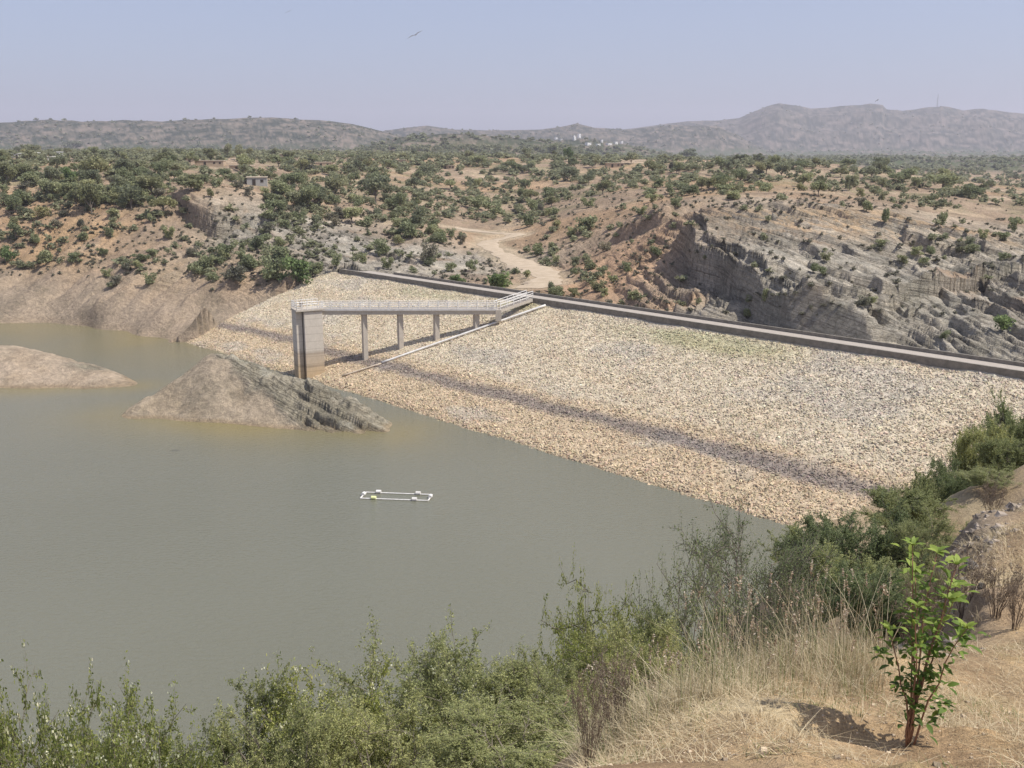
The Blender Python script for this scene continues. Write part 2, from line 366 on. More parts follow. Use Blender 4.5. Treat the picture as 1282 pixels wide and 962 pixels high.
# ------------------------------------------------------------------ far terrain: spot heights, cliffs, ledges, gullies, ridges
ctl = []
def cz(px, py, z): ctl.append(tuple(atz(px, py, z)))
def cd_(px, py, d): ctl.append(tuple(atd(px, py, d)))
for q in ((0, 405), (60, 404), (110, 409), (160, 415), (205, 422), (252, 422)): cz(*q, 0)
for q in ((-150, 405), (-400, 405)): cz(*q, 0)
for q in ((-60,150,-5),(-30,120,-7),(-100,178,-3),(-40,160,-4),(-80,120,-7),(0,95,-8),(-150,180,-3),(-75,180,-2.5),(-130,120,-7),(-62,168,-4)): ctl.append(q)
for q in ((0,370,209),(0,340,219),(0,300,236),(0,270,248),(0,240,266),(0,215,312),(-200,340,219),(-200,270,250),(-200,215,320),
  (120,380,200),(120,350,210),(120,290,230),(120,255,248),(120,230,285),(210,385,192),(210,350,204),(210,310,218),(210,275,234),(210,240,262),
  (262,390,184),(262,350,199),(262,315,215),(250,291,232),(252,233,252),(300,395,180),(300,345,198),(300,290,226),(320,262,243),(318,238,255),
  (370,352,189),(370,335,198),(370,300,222),(370,262,255),(370,240,285),(430,332,205),(430,300,228),(430,260,268),(430,230,330),
  (500,342,196),(500,310,228),(500,280,258),(500,250,310),(560,345,192),(560,330,212),(560,300,245),(560,275,288),(560,250,335),
  (620,358,183),(620,340,207),(620,310,245),(610,290,278),(640,275,320),(640,250,375),(690,362,172),(690,340,203),(700,310,228),(700,270,275),(700,245,335),
  (780,385,148),(780,340,180),(780,302,203),(800,262,232),(780,240,280),(850,400,137),(850,355,158),(850,328,167),(850,266,190),(850,250,225),
  (920,410,130.5),(920,382,141),(925,374,144),(915,300,158),(920,262,188),(1000,416,126),(1000,350,136),(1000,300,160),(1000,262,190),
  (1080,424,121),(1080,385,128),(1080,330,148),(1080,266,188),(1180,437,114.5),(1180,400,126),(1180,340,152),(1180,282,195),
  (1282,450,108),(1282,400,122),(1282,350,145),(1282,300,192),(1400,460,104),(1400,400,120),(1400,330,160),(1600,450,110),(1600,330,180),
  (0,200,450),(150,203,450),(300,206,430),(450,216,420),(600,226,450),(750,216,450),(850,226,330),(900,228,330),(1000,234,290),(1100,250,255),(1200,268,250),(1282,288,240),(1180,229,620),(1282,239,600),(1400,246,600),(1230,213,1100),(1400,216,1000),(1282,207,1700),
  (0,192,800),(300,192,800),(600,197,800),(750,201,700),(900,202,600),(1050,208,450),(1150,224,400),(1282,250,400),
  (1282,216,1000),(1100,205,1200),(1200,200,2500),(1282,199,3500),(950,197,2500),(700,196,1500),(300,192,1500),(0,191,1500),(0,192,4000),(600,193,4000),(1282,196,9000),(0,193,9000),(600,193,9000)): cd_(*q)
for s in (-3, 15, 40, 65, 90, 112):                                         # under the embankment
    for t, dz in ((5, -2.5), (14, -3), (25, -3)):
        q = dam_pt(s, t, dz - (2 if s > 100 else 0)); ctl.append(tuple(q))
for s in (12, 30, 50, 70, 90, 110): ctl.append((*(A + ce * s - cn * 5.0)[:2], CZ - 1.9))
q = A - ce * 2 + cn * 4; ctl.append((q[0], q[1], CRZ - 0.6))
q = A - ce * 2 - cn * 3; ctl.append((q[0], q[1], CZ + 0.3))
for (px, py, d) in ((275, 408, None), (310, 392, None), (350, 372, None), (390, 355, None)):   # left abutment contact
    q = dam_hit(px, py); ctl.append((q[0], q[1], q[2] - 0.15))

CL = []  # polyline, jump at each vertex, decay length
def cliff(P, J, L): 
    CL.append(([tuple(atd(*q)[:2]) for q in P], J, L))
cliff([(832,290,176),(842,318,170),(868,336,163),(893,354,154),(925,374,144.5),(960,396,136),(1000,414,127.5),(1050,422,122.5),(1110,428,119),(1180,434,116)], [0,6.5,8,8,8,7,6,3,1.5,0], 30)
cliff([(200,262,250),(225,272,243),(247,289,235),(272,292,231),(296,284,235),(330,292,236),(372,300,236),(420,305,238)], [0,3,6.5,6.5,4.5,2.5,1,0], 12)
cliff([(764,292,214),(774,290,210),(800,292,206),(822,296,202),(836,294,200)], [0,3.5,3.5,3.5,0], 9)
0 and cliff([(1010,372,140),(1060,345,146),(1120,352,146),(1180,372,140),(1240,392,134),(1300,415,128)], [0,1.5,1.8,2.0,1.5,0], 10)
cliff([(60,262,262),(110,270,250),(150,268,248),(190,258,252)], [0,1.5,2,0], 8)
cliff([(430,300,232),(470,318,222),(515,335,208),(545,345,200)], [0,1.4,1.4,0], 6)
def cliffs(x, y, rough=True):
    z = np.zeros(x.shape)
    for P, J, L in CL:
        m = (x > min(q[0] for q in P) - 40) & (x < max(q[0] for q in P) + 40) & (y > min(q[1] for q in P) - 30) & (y < max(q[1] for q in P) + 120)
        if not m.any(): continue
        xx, yy = x[m], y[m]
        d, par = segdist(xx, yy, P)
        if rough: d = d + fbm(xx / 8.5, yy / 8.5, 2, 5) * 1.4 + fbm(xx / 2.2, yy / 2.2, 2, 9) * 0.25
        j = np.interp(par, np.arange(len(J)), J)
        if rough:
            st = 0.8 * sst(0, 0.75, d) + 0.2 * sst(1.8, 2.3, d)
        else: st = sst(0, 3.0, d)
        z[m] += j * st * np.exp(-np.maximum(d - 2, 0) / L)
    return z
ctl = np.array(ctl)
rb = RBF(ctl[:, :2], ctl[:, 2] - cliffs(ctl[:, 0], ctl[:, 1], False), 1.5)

RIDGES = [ # image profile of the skyline (px, py), distance, front width, back width, roughness
 ([(-500,166),(-200,158),(0,154),(60,150),(100,152),(160,150),(200,152),(260,149),(340,147),(400,151),(440,155),(480,165),(540,180),(600,200)], 2300, 500, 500, 9),
 ([(380,215),(430,193),(470,180),(500,172),(560,167),(600,169),(650,173),(700,180),(760,200)], 1300, 190, 200, 6),
 ([(440,190),(480,164),(510,159),(535,157),(570,162),(620,163),(680,162),(705,158),(722,154),(745,160),(790,162),(840,156),(900,158),(960,190)], 3400, 600, 500, 14),
 ([(600,200),(640,183),(690,176),(740,174),(790,182),(850,196)], 1700, 170, 200, 5),
 ([(640,190),(700,175),(780,162),(830,156),(860,152),(900,151),(925,148),(945,139),(960,133),(975,129),(1000,132),(1015,136),(1040,134),(1060,133),(1090,130),(1105,131),(1110,137),(1130,139),(1160,135),(1180,133),(1205,138),(1230,136),(1260,140),(1300,144),(1400,150),(1700,175)], 4800, 1100, 900, 30),
]
def base_z(x, y):
    r = np.hypot(x, y)
    z = rb(x, y) + cliffs(x, y)
    m = r > 600
    if m.any():
        xx, yy = x[m], y[m]; u = xx / np.maximum(yy, 1); zz = z[m]
        zz = 34 + (zz - 34) * 1.0 - sst(900, 3000, yy) * 0
        for prof, D0, wf, wb, ro in RIDGES:
            pu = np.array([(a - 641) / FPX / ray(a, b)[1] for a, b in prof])
            ph = np.array([atd(a, b, D0)[2] for a, b in prof])
            h = np.interp(u, pu, ph, left=ph[0] - 200 if ph[0] < 60 else ph[0], right=ph[-1])
            d = yy - D0; wd = np.where(d < 0, wf, wb)
            sh = np.clip(1 - np.abs(d) / wd, 0, 1); sh = sh * (1 - 0.25 * sh) / 0.75
            n = (ridged(xx / (ro * 14), yy / (ro * 14), 4, 31) - 0.62) * ro * 3.2
            zr = 20 + (h - 20) * sh + n * sh * np.clip((1 - sh) * 3, 0.12, 1)
            k = 8.0
            zz = np.where(sh > 0, np.maximum(zz, zr), zz)
        z[m] = zz
    return z
def terrace(z, x, y, a, b, h, wob, sharp, s):
    q = z + a * x + b * y + fbm(x / 9, y / 9, 3, s) * wob
    t = q / h; fl = np.floor(t); fr = t - fl
    thick = 0.35 + 0.3 * _h(fl, fl * 0, s)
    st = sst(thick, thick + sharp, fr)
    return (fl + st - t) * h + 0.5 * h * 0
ROADPX = [(566,285),(590,289),(625,293),(652,293),(632,299),(606,304),(622,316),(650,329),(682,343),(688,351),(668,358),(645,360)]
def gmask(x, y, cx, cy, rx, ry): return np.clip(1.6 * np.exp(-(((x - cx) / rx) ** 2 + ((y - cy) / ry) ** 2)), 0, 1)
def right_hill(x, y): 
    return sst(12, 30, x) * sst(600, 300, y) * (1 - sst(150, 230, y - 0.2 * x)) * sst(-6, 0, -((x - A[0]) * cn[0] + (y - A[1]) * cn[1]) + 6)
def left_rock(x, y): return np.clip(gmask(x, y, -54, 234, 17, 20) + gmask(x, y, -28, 212, 16, 24) + 0.6 * gmask(x, y, -8, 215, 22, 20), 0, 1)
def detail(x, y, z):
    r = np.hypot(x, y)
    near = sst(900, 350, r)
    rh = right_hill(x, y); lr = left_rock(x, y)
    out = z.copy()
    out += near * fbm(x / 14, y / 14, 4, 3) * 1.1 * sst(-1, 4, z)
    out += near * fbm(x / 3, y / 3, 4, 23) * 0.35
    out += sst(250, 500, r) * near * fbm(x / 45, y / 45, 4, 41) * 2.2
    # gullies down the left bank
    gt = x * 0.90 - y * 0.44 + fbm(x / 22, y / 22, 2, 71) * 5; gl = x * 0.44 + y * 0.90
    gm = sst(-30, -60, x) * sst(1.5, 7, z) * sst(27, 20, z) * sst(290, 262, y)
    out -= gm * (ridged(gt / 7.0, gl / 34, 3, 61) ** 2.2) * 3.0
    out += gm * 1.0
    out -= gm * (ridged(gt / 2.6, gl / 14, 3, 63) ** 2) * 0.9
    out += sst(-30, -60, x) * near * sst(0.2, 3, z) * fbm(x / 0.9, y / 0.9, 3, 64) * 0.16
    # gullied soil right of the track
    g2 = gmask(x, y, 22, 178, 16, 26) * 0.9
    out -= g2 * (ridged(x / 5, y / 22, 3, 67) ** 2) * 1.5
    # tilted beds of rock
    brk = sst(-0.35, 0.35, fbm(x / 11, y / 11, 3, 83))
    zb = z + 0.2 * (out - z)
    out += rh * (0.3 + 0.7 * brk) * terrace(zb, x, y, 0.24, -0.06, 1.8, 1.3, 0.09, 91) * 1.0
    out += rh * (0.3 + 0.7 * sst(-0.3, 0.2, fbm(x / 6, y / 6, 2, 84))) * terrace(zb, x, y, 0.26, -0.06, 0.66, 0.5, 0.12, 95) * 1.15
    out += lr * (0.3 + 0.7 * brk) * terrace(zb, x, y, 0.20, -0.05, 1.3, 0.9, 0.15, 97) * 0.8 + lr * terrace(zb, x, y, 0.22, -0.05, 0.5, 0.5, 0.2, 99) * 0.7
    out += rh * 0.5 * (fbm(x / 2.2 + y / 9, y / 2.2, 4, 107, 0.6)) + rh * sst(0.1, 0.5, fbm(x / 10, y / 10, 3, 109)) * terrace(zb, x, y, 0.24, -0.06, 3.1, 1.0, 0.12, 111) * 0.35
    out += np.clip(rh + lr, 0, 1) * (fbm(x / 1.0, y / 1.0, 3, 101) * 0.16)
    tt = -((x - A[0]) * cn[0] + (y - A[1]) * cn[1]); ssx = (x - A[0]) * ce[0] + (y - A[1]) * ce[1]
    lim = CZ - 1.5 + np.maximum(tt - 4.5, 0) * 2.2 + np.maximum(8 - ssx, 0) * 0.5
    out = np.where((tt > -3) & (tt < 12), np.minimum(out, lim), out)
    # rough mounds of the scrub beyond
    return out
CONT = [tuple(dam_hit(*q)[:2]) for q in ((200,440),(250,421),(285,401),(340,372),(400,347),(432,335))]
def abut(x, y, z):
    d, par = segdist(x, y, CONT)                       # positive = uphill, left of the contact line
    t = (x - A[0]) * cn[0] + (y - A[1]) * cn[1]; s = (x - A[0]) * ce[0] + (y - A[1]) * ce[1]
    dz = dam_z(x, y); d = d + fbm(x / 3.5, y / 3.5, 2, 131) * 0.7
    z = np.where(((d < 0) | (s > 15)) & (t > -1) & (t < 60) & (s > -45) & (s < 150), np.minimum(z, dz - 0.7 - np.clip(-d, 0, 3) * 0.3 - 1.0 * (s > 15)), z)
    m = (d >= 0) & (s < 15) & (t > 0.5) & (d < 14) & (dz > -1)
    return np.where(m, np.maximum(z, dz + 0.12 + 0.10 * d) * sst(14, 9, d) + z * sst(9, 14, d), z)
az = np.radians(np.concatenate([np.linspace(-42, -31, 60, endpoint=False), np.linspace(-31, 31, 1040, endpoint=False), np.linspace(31, 46, 80)]))
rr = np.concatenate([np.geomspace(90, 300, 400, endpoint=False), np.geomspace(300, 700, 160, endpoint=False), np.geomspace(700, 9000, 300)])
RR, AA = np.meshgrid(rr, az, indexing='ij')
X, Y = RR * np.sin(AA), RR * np.cos(AA)
Z0 = base_z(X, Y)
ZZ = detail(X, Y, Z0)
ZZ = abut(X, Y, ZZ)
# the track: levelled into the slope
def grid_fn(Zg):
    def fn(x, y):
        x = np.asarray(x, float); y = np.asarray(y, float); r = np.hypot(x, y); a = np.arctan2(x, y)
        fi = np.interp(r, rr, np.arange(len(rr))); fj = np.interp(a, az, np.arange(len(az)))
        i = np.minimum(fi.astype(int), len(rr) - 2); j = np.minimum(fj.astype(int), len(az) - 2); fi = fi - i; fj = fj - j
        return (Zg[i, j] * (1 - fi) + Zg[i + 1, j] * fi) * (1 - fj) + (Zg[i, j + 1] * (1 - fi) + Zg[i + 1, j + 1] * fi) * fj
    return fn
def cast(fn, px, py, d0=60, d1=8000, n=900):
    a, b, c = ray(px, py); d = np.geomspace(d0, d1, n); z = EYE + c / b * d; x = a / b * d
    m = np.nonzero(fn(x, d) >= z)[0]
    if not len(m): return None
    i = m[0]
    if i == 0: return np.array([x[0], d[0], z[0]])
    dd = np.linspace(d[i-1], d[i], 12); k = np.nonzero(fn(a / b * dd, dd) >= EYE + c / b * dd)[0]; k = k[0] if len(k) else 11
    return np.array([a / b * dd[k], dd[k], EYE + c / b * dd[k]])
smoothZ = grid_fn(rb(X, Y)); road = []
for q in ROADPX:
    h = cast(smoothZ, *q, d0=120)
    road.append(h)
road = np.array(road); road[:, 2] = smoothZ(road[:, 0], road[:, 1])
# resample the centre line
def resample(P, step):
    P = np.array(P); T = np.arange(len(P)); out = []
    tt = np.linspace(0, len(P) - 1, len(P) * 12)
    for k in range(3):
        v = np.interp(tt, T, P[:, k]); ker = np.ones(13) / 13; vp = np.pad(v, 6, mode='edge'); out.append(np.convolve(vp, ker, 'valid'))
    return np.stack(out, 1)
road = resample(road, 1)
mroad = (np.abs(X - road[:, 0].mean()) < 90) & (RR < 420)
d, par = segdist(X[mroad], Y[mroad], road[:, :2])
rz_ = np.interp(par, np.arange(len(road)), road[:, 2])
k = sst(7, 2.6, np.abs(d)); ZZ[mroad] = ZZ[mroad] * (1 - k) + rz_ * k
rdist = np.full(X.shape, 99.0); rdist[mroad] = np.abs(d)
hz = grid_fn(ZZ)

# ---- soil and rock colours of the far terrain (real surface colours)
def lerp(a, b, t): return a * (1 - t[..., None]) + np.array(b) * t[..., None]
gy, gx = np.gradient(ZZ, axis=0) / np.gradient(RR, axis=0), np.gradient(ZZ, axis=1) / (np.gradient(AA, axis=1) * RR)
SL = np.hypot(gx, gy)
n1 = fbm(X / 16, Y / 16, 4, 201); n2 = fbm(X / 5, Y / 5, 4, 203); n3 = fbm(X / 60, Y / 60, 3, 207)
C = np.zeros(X.shape + (3,)) + np.array([0.34, 0.255, 0.18])
C = lerp(C, [0.46, 0.36, 0.25], sst(-0.1, 0.5, n1))
C = lerp(C, [0.27, 0.20, 0.145], sst(0.1, 0.6, -n2) * 0.7)
C = lerp(C, [0.40, 0.27, 0.165], sst(0.05, 0.45, n3 + 0.3 * n2) * 0.75 * sst(20, 40, RR - 120))   # orange earth
bank = sst(-25, -50, X) * sst(262, 245, Y - 0.1 * X)
C = lerp(C, [0.37, 0.30, 0.225], bank * sst(13, 3, ZZ + 3 * n1) * 0.85)
C = lerp(C, [0.47, 0.32, 0.185], bank * sst(8, 12, ZZ) * sst(22, 16, ZZ) * sst(-0.05, 0.4, fbm(X / 7, Y / 18, 3, 211)) * 0.8)
C = lerp(C, [0.35, 0.27, 0.19], bank * sst(1.5, 0.2, ZZ + n2 * 0.4) * 0.5)
rk = np.clip(right_hill(X, Y) * sst(-0.5, 0.1, n1 + 0.25 + 0.5 * sst(0.5, 1.4, SL)) + left_rock(X, Y) * sst(-0.5, 0.2, n2 + 0.3), 0, 1)
rockc = lerp(lerp(np.zeros(X.shape + (3,)) + np.array([0.40, 0.37, 0.315]), [0.52, 0.485, 0.42], sst(0, 0.6, n2)), [0.30, 0.27, 0.23], sst(0.15, 0.6, -n1))
C = lerp(C, rockc * 1.0, rk * 0.92) if False else C * (1 - rk[..., None] * 0.92) + rockc * rk[..., None] * 0.92
top = gmask(X, Y, 45, 178, 30, 12) * right_hill(X, Y)
C = lerp(C, [0.46, 0.32, 0.19], np.clip(top * sst(0.9, 0.3, SL) + 0.8 * gmask(X, Y, 78, 185, 22, 18) * sst(-0.3, 0.3, n2), 0, 1) * 0.8)
C = lerp(C, [0.46, 0.27, 0.13], np.clip(gmask(X, Y, 34, 128, 5, 2.5) * sst(-0.2, 0.3, n2) * 0.6 + gmask(X, Y, 24, 150, 5, 4) * 0.5, 0, 1))
C = lerp(C, [0.47, 0.31, 0.20], gmask(X, Y, 17, 185, 14, 24) * 0.8)
C = lerp(C, [0.50, 0.41, 0.29], sst(7, 3, rdist + n2 * 2) * 0.7)
veg = sst(0.0, 0.45, fbm(X / 9, Y / 9, 4, 221)) * sst(230, 330, RR) * sst(1000, 700, RR)
C = lerp(C, [0.13, 0.15, 0.065], veg * 0.45)
far = sst(900, 1300, RR)
spk = fbm(AA * 330, RR / 22, 4, 231, 0.85) * 0.9 + fbm(X / 30, Y / 30, 3, 233, 0.8) * 0.7
farc = lerp(lerp(np.zeros(X.shape + (3,)) + np.array([0.125, 0.115, 0.088]), [0.045, 0.055, 0.038], sst(-0.05, 0.22, spk)), [0.22, 0.18, 0.145], sst(0.12, 0.4, -spk))
plain = sst(60, 30, ZZ) * far
farc = lerp(farc, [0.10, 0.125, 0.06], plain * sst(-0.3, 0.2, spk) * 0.8)
C = C * (1 - far[..., None]) + farc * far[..., None]
me = mesh('ground', np.stack([X, Y, ZZ], -1).reshape(-1, 3), grid_faces(*X.shape)[:, ::-1], M['terrain'], C.reshape(-1, 3), smooth=True)
fattr(me, 'bed', ZZ + 0.25 * X - 0.06 * Y + fbm(X / 9, Y / 9, 3, 91) * 0.8); fattr(me, 'rock', np.clip(rk + 0.38 * bank * sst(-0.4, 0.3, n1) + 0.25 * gmask(X, Y, 17, 185, 14, 24), 0, 1))
tag(link('ground', me), kind='structure')

# ------------------------------------------------------------------ near hillside under the camera
nc = []
def nd(px, py, d): nc.append(tuple(atd(px, py, d)))
for q in ((735,960,3.3),(860,950,3.45),(1000,930,3.6),(1137,932,3.75),(1282,930,3.85),(1500,930,3.9),(1000,860,4.7),(850,880,4.4),(1130,850,5.0),(1282,850,5.2),(1282,790,6.4),(1150,790,6.2),(1020,810,5.9),
          (1282,745,8.0),(1200,735,8.2),(1282,690,10.2),(1222,680,10.6),(1282,645,13.5),(1232,640,14),(1290,618,19),(1330,600,27)): nd(*q)
for q in ((0,0,32.4),(-1.5,1.5,31.8),(0.2,4.2,31.1),(1.4,6.3,30.4),(2.6,8.2,29.2),(6,-8,34),(-8,-10,31),(10,2,34),(14,8,33.5),
          (-3,4,29),(-8,5,25.5),(-18,4,19),(-12,14,18.5),(-3,10,24.5),(2,13,23.5),(4,17,22.5),(7,20,23),(9,16,26.5),
          (12,25,22.5),(10,32,13),(16,48,4),(30,72,3),(36,84,3),
          (17,70,0),(9,55,0),(2,48,0),(-14,42,0),(-40,35,0),(-70,26,2),(-100,10,8),(0,30,12),(-25,22,12),
          (10,75,-6),(-10,60,-8),(0,100,-9),(-60,70,-8),(20,100,-5),(80,96,12),(85,86,17),(60,60,26),(40,30,31),(80,110,14)): nc.append(q)
for q in ((1000,700,26),(1100,680,28),(1170,650,29),(1225,630,31),(1290,605,36),(1400,560,50),(1000,800,16),(1100,760,12),(1290,620,52),(1200,690,45),(1100,740,50),(1290,620,75)): nd(*q)
for q in ((1000,664),(1060,640),(1110,618),(1180,590),(1230,560),(1290,525),(1400,475)):
    w_ = dam_hit(*q); nc.append((w_[0], w_[1], w_[2] - (0.1 if q[0] < 1200 else 3.0)))
    w_ = dam_hit(q[0] - 30, q[1] - 25); nc.append((w_[0], w_[1], w_[2] - 2))
for s in (60, 80, 100): nc.append(tuple(dam_pt(s, 20, -3)))
for px, py in ((1100, 655), (1190, 585), (1282, 520)): q = dam_hit(px, py - 60); 
nc = np.array(nc); rbn = RBF(nc[:, :2], nc[:, 2], 0.6)
RIM = [tuple(atd(*q)[:2]) for q in ((1150,760,6.6),(1190,705,9),(1205,660,11.5),(1222,620,15),(1240,612,19),(1262,600,26))]
azn = np.radians(np.linspace(-125, 125, 560)); rn = np.geomspace(0.6, 125, 620)
RN, AN = np.meshgrid(rn, azn, indexing='ij'); XN, YN = RN * np.sin(AN), RN * np.cos(AN)
ZN = rbn(XN, YN)
amp = sst(1, 12, RN)
ZN += amp * (fbm(XN / 1.3, YN / 1.3, 4, 299, 0.6) * 0.22)
ZN += fbm(XN / 0.9, YN / 0.9, 4, 301) * 0.07 + fbm(XN / 0.25, YN / 0.25, 3, 305) * 0.018 + amp * fbm(XN / 5, YN / 5, 4, 309) * 0.7 * sst(0.5, 3, ZN)
dr, pr = segdist(XN, YN, RIM)                                            # little eroded rock scarp along the rim (positive = water side)
rm = sst(0.0, 0.6, pr) * sst(5.0, 4.4, pr)
ZN -= rm * sst(-0.15, 0.3, dr + fbm(XN / 0.8, YN / 0.8, 4, 311, 0.65) * 0.8) * np.exp(-np.maximum(dr, 0) / 3) * 0.9
sp = atd(1137, 932, 3.75)
dm = np.hypot((XN - sp[0]) / 1.0, (YN - sp[1]) / 0.7)
ZN += 0.05 * np.exp(-((dm - 0.62) / 0.16) ** 2) * (0.6 + fbm(XN / 0.15, YN / 0.15, 2, 317)) - 0.01 * np.exp(-(dm / 0.4) ** 2)
sx, sy = atd(1040, 905, 4.0)[:2]
ZN -= 0.10 * np.exp(-(((XN - sx) / 0.28) ** 2 + ((YN - sy) / 0.14) ** 2))
RC = [tuple(dam_hit(*q)[:2]) for q in ((940,690),(1000,664),(1060,642),(1110,620),(1180,592),(1230,562),(1290,520),(1420,455))]
drc, prc = segdist(XN, YN, RC); tn = (XN - A[0]) * cn[0] + (YN - A[1]) * cn[1]
ZN = np.where((RN > 50) & (drc > 0) & (tn > -12), np.minimum(ZN, dam_z(XN, YN) - 0.5 - np.minimum(drc, 2) * 0.5 - 3.0 * (tn < 2)), ZN)   # the embankment laps over the bank
m1 = fbm(XN / 1.1, YN / 1.1, 4, 321); m2 = fbm(XN / 0.3, YN / 0.3, 4, 323)
CN = np.zeros(XN.shape + (3,)) + np.array([0.46, 0.335, 0.205])
CN = lerp(CN, [0.55, 0.46, 0.30], sst(0, 0.45, m1)); CN = lerp(CN, [0.34, 0.235, 0.145], sst(0.1, 0.5, -m1) * 0.8)
CN = lerp(CN, [0.30, 0.28, 0.13], sst(0.15, 0.5, m2) * sst(-0.2, 0.3, fbm(XN / 2.2, YN / 2.2, 2, 327)) * 0.35)
CN = lerp(CN, [0.44, 0.30, 0.18], np.exp(-(dm / 0.75) ** 2) * 0.5)
steep = sst(8, 14, RN) * sst(0.5, -1, 0 * XN)
CN = lerp(CN, [0.30, 0.235, 0.165], sst(9, 14, RN) * sst(30, 28, ZN) * 0.7)
CN = lerp(CN, [0.37, 0.30, 0.23], rm * np.exp(-(dr / 0.55) ** 2) * 0.8)
me = mesh('hillside', np.stack([XN, YN, ZN], -1).reshape(-1, 3), grid_faces(*XN.shape)[:, ::-1], M['near'], CN.reshape(-1, 3), smooth=True)
tag(link('hillside', me), kind='structure')
def hn(x, y):
    x = np.asarray(x, float); y = np.asarray(y, float); r = np.hypot(x, y); a = np.arctan2(x, y)
    fi = np.interp(r, rn, np.arange(len(rn))); fj = np.interp(a, azn, np.arange(len(azn)))
    i = np.minimum(fi.astype(int), len(rn) - 2); j = np.minimum(fj.astype(int), len(azn) - 2); fi = fi - i; fj = fj - j
    return (ZN[i, j] * (1 - fi) + ZN[i+1, j] * fi) * (1 - fj) + (ZN[i, j+1] * (1 - fi) + ZN[i+1, j+1] * fi) * fj

# ------------------------------------------------------------------ islands
def island(name, P, seed, strata, cols, x0, x1, y0, y1, step):
    P = np.array(P); r = RBF(P[:, :2], P[:, 2], 0.8)
    xs = np.arange(x0, x1, step); ys = np.arange(y0, y1, step); GX, GY = np.meshgrid(xs, ys)
    g = r(GX, GY); e = sst(-0.5, 1.0, g)
    g = g + e * fbm(GX / 4, GY / 4, 4, seed) * 0.5 + e * fbm(GX / 0.9, GY / 0.9, 3, seed + 5) * 0.12
    n = fbm(GX / 3, GY / 3, 4, seed + 9)
    m = strata(GX, GY, g)
    g = g + m * e * (sst(-0.4, 0.3, fbm(GX / 5, GY / 5, 3, seed + 6)) * terrace(g, GX, GY, 0.33, 0.05, 1.15, 1.3, 0.10, seed + 1) * 1.05 + terrace(g, GX, GY, 0.34, 0.05, 0.42, 0.9, 0.14, seed + 2) * 0.9 + fbm(GX / 2.0, GY / 2.0, 4, seed + 7, 0.65) * 0.5 + fbm(GX / 0.7, GY / 0.7, 3, seed + 3) * 0.25)
    c = np.zeros(GX.shape + (3,)) + np.array(cols[0]); c = lerp(c, cols[1], sst(-0.1, 0.5, n))
    c = lerp(c, cols[2], m * 0.9); c = lerp(c, cols[3], m * sst(0.1, 0.5, n))
    c = lerp(c, [0.30, 0.22, 0.13], sst(0.5, 0.05, g + n * 0.2) * 0.6)
    me = mesh(name, np.stack([GX, GY, g], -1).reshape(-1, 3), grid_faces(*GX.shape), M['terrain'], c.reshape(-1, 3), smooth=True)
    fattr(me, 'bed', g + 0.36 * GX + 0.03 * GY + fbm(GX / 5, GY / 5, 3, 92) * 0.5); fattr(me, 'rock', np.clip(m, 0, 1))
    tag(link(name, me), kind='structure')
    return r
I = []
for q in ((155,518),(190,524),(250,529),(330,535),(400,541),(440,543),(487,540)): I.append(tuple(atz(*q, 0)))
for q in ((262,444,137),(290,447,135.5),(330,462,132.5),(370,474,129.5),(400,481,128),(440,502,125),(470,522,123)): I.append(tuple(atd(*q)))
for q in ((245,462,134.5),(210,484,132.5),(180,499,131),(160,512,129.4)): I.append(tuple(atd(*q)))
for q in ((230,498,130),(300,500,128.5),(350,505,126),(400,515,124.5),(200,507,129.8)): I.append(tuple(atd(*q)))
for q in ((-52,133,-1),(-44,143,-1.2),(-36,143,-1.5),(-28,137,-1.5),(-20,131,-1.5),(-13,124,-1.5),(-56,126,-1.5),(-40,120,-3),(-25,115,-3),(-12,117,-2),(-55,138,-3),(-30,150,-4),(-10,132,-4)): I.append(q)
island('island_of_tilted_rock', I, 401, lambda x, y, g: sst(-0.8, 0.9, (x + 41) * 0.73 + (y - 136.5) * 0.68 + fbm(x / 4, y / 4, 3, 7) * 2.2), [(0.42, 0.345, 0.255), (0.37, 0.30, 0.215), (0.37, 0.34, 0.27), (0.50, 0.47, 0.39)], -62, -8, 108, 152, 0.16)
I = []
for q in ((-40,486),(40,487),(100,487),(168,483),(165,475)): I.append(tuple(atz(*q, 0)))
for q in ((0,433,157),(30,438,155.5),(60,448,153.5),(90,456,152),(110,457,151.5),(135,466,149.5),(-60,430,160),(0,460,150),(60,468,149),(100,470,149)): I.append(tuple(atd(*q)))
for q in ((-66,160,-1.5),(-58,154,-1.5),(-52,147,-1.5),(-80,168,-1),(-100,175,-1),(-70,138,-2),(-95,135,-2),(-55,140,-2.5),(-110,150,3),(-130,170,-2),(-125,140,-1)): I.append(q)
island('bare_island', I, 431, lambda x, y, g: 0.8 * gmask(x, y, -66, 151.5, 2.5, 1.0) + 0 * x, [(0.44, 0.355, 0.265), (0.39, 0.31, 0.225), (0.3, 0.28, 0.22), (0.40, 0.36, 0.3)], -135, -48, 128, 182, 0.3)

# ------------------------------------------------------------------ water: one sheet; its olive mask carries bank shallows and painted island reflections
xs = np.arange(-260, 90, 2.0); ys = np.arange(-40, 260, 2.0); GX, GY = np.meshgrid(xs, ys)
dsh = np.full(GX.shape, 99.0)
s1 = [tuple(atz(*q, 0)[:2]) for q in ((155,519),(250,530),(400,542),(487,541))]
s2 = [tuple(atz(*q, 0)[:2]) for q in ((-200,487),(40,488),(168,484))]
s3 = [tuple(atz(*q, 0)[:2]) for q in ((-300,405),(0,405),(160,416),(252,424))]
sh = np.zeros(GX.shape)
for S, wd in ((s1, 7), (s2, 4.5), (s3, 20)):
    d, _ = segdist(GX, GY, S); sh = np.maximum(sh, np.exp(-(np.abs(d) / wd) ** 1.6))
sh = np.clip(sh * (0.75 + 0.5 * fbm(GX / 12, GY / 12, 3, 501)), 0, 1) * 0.95
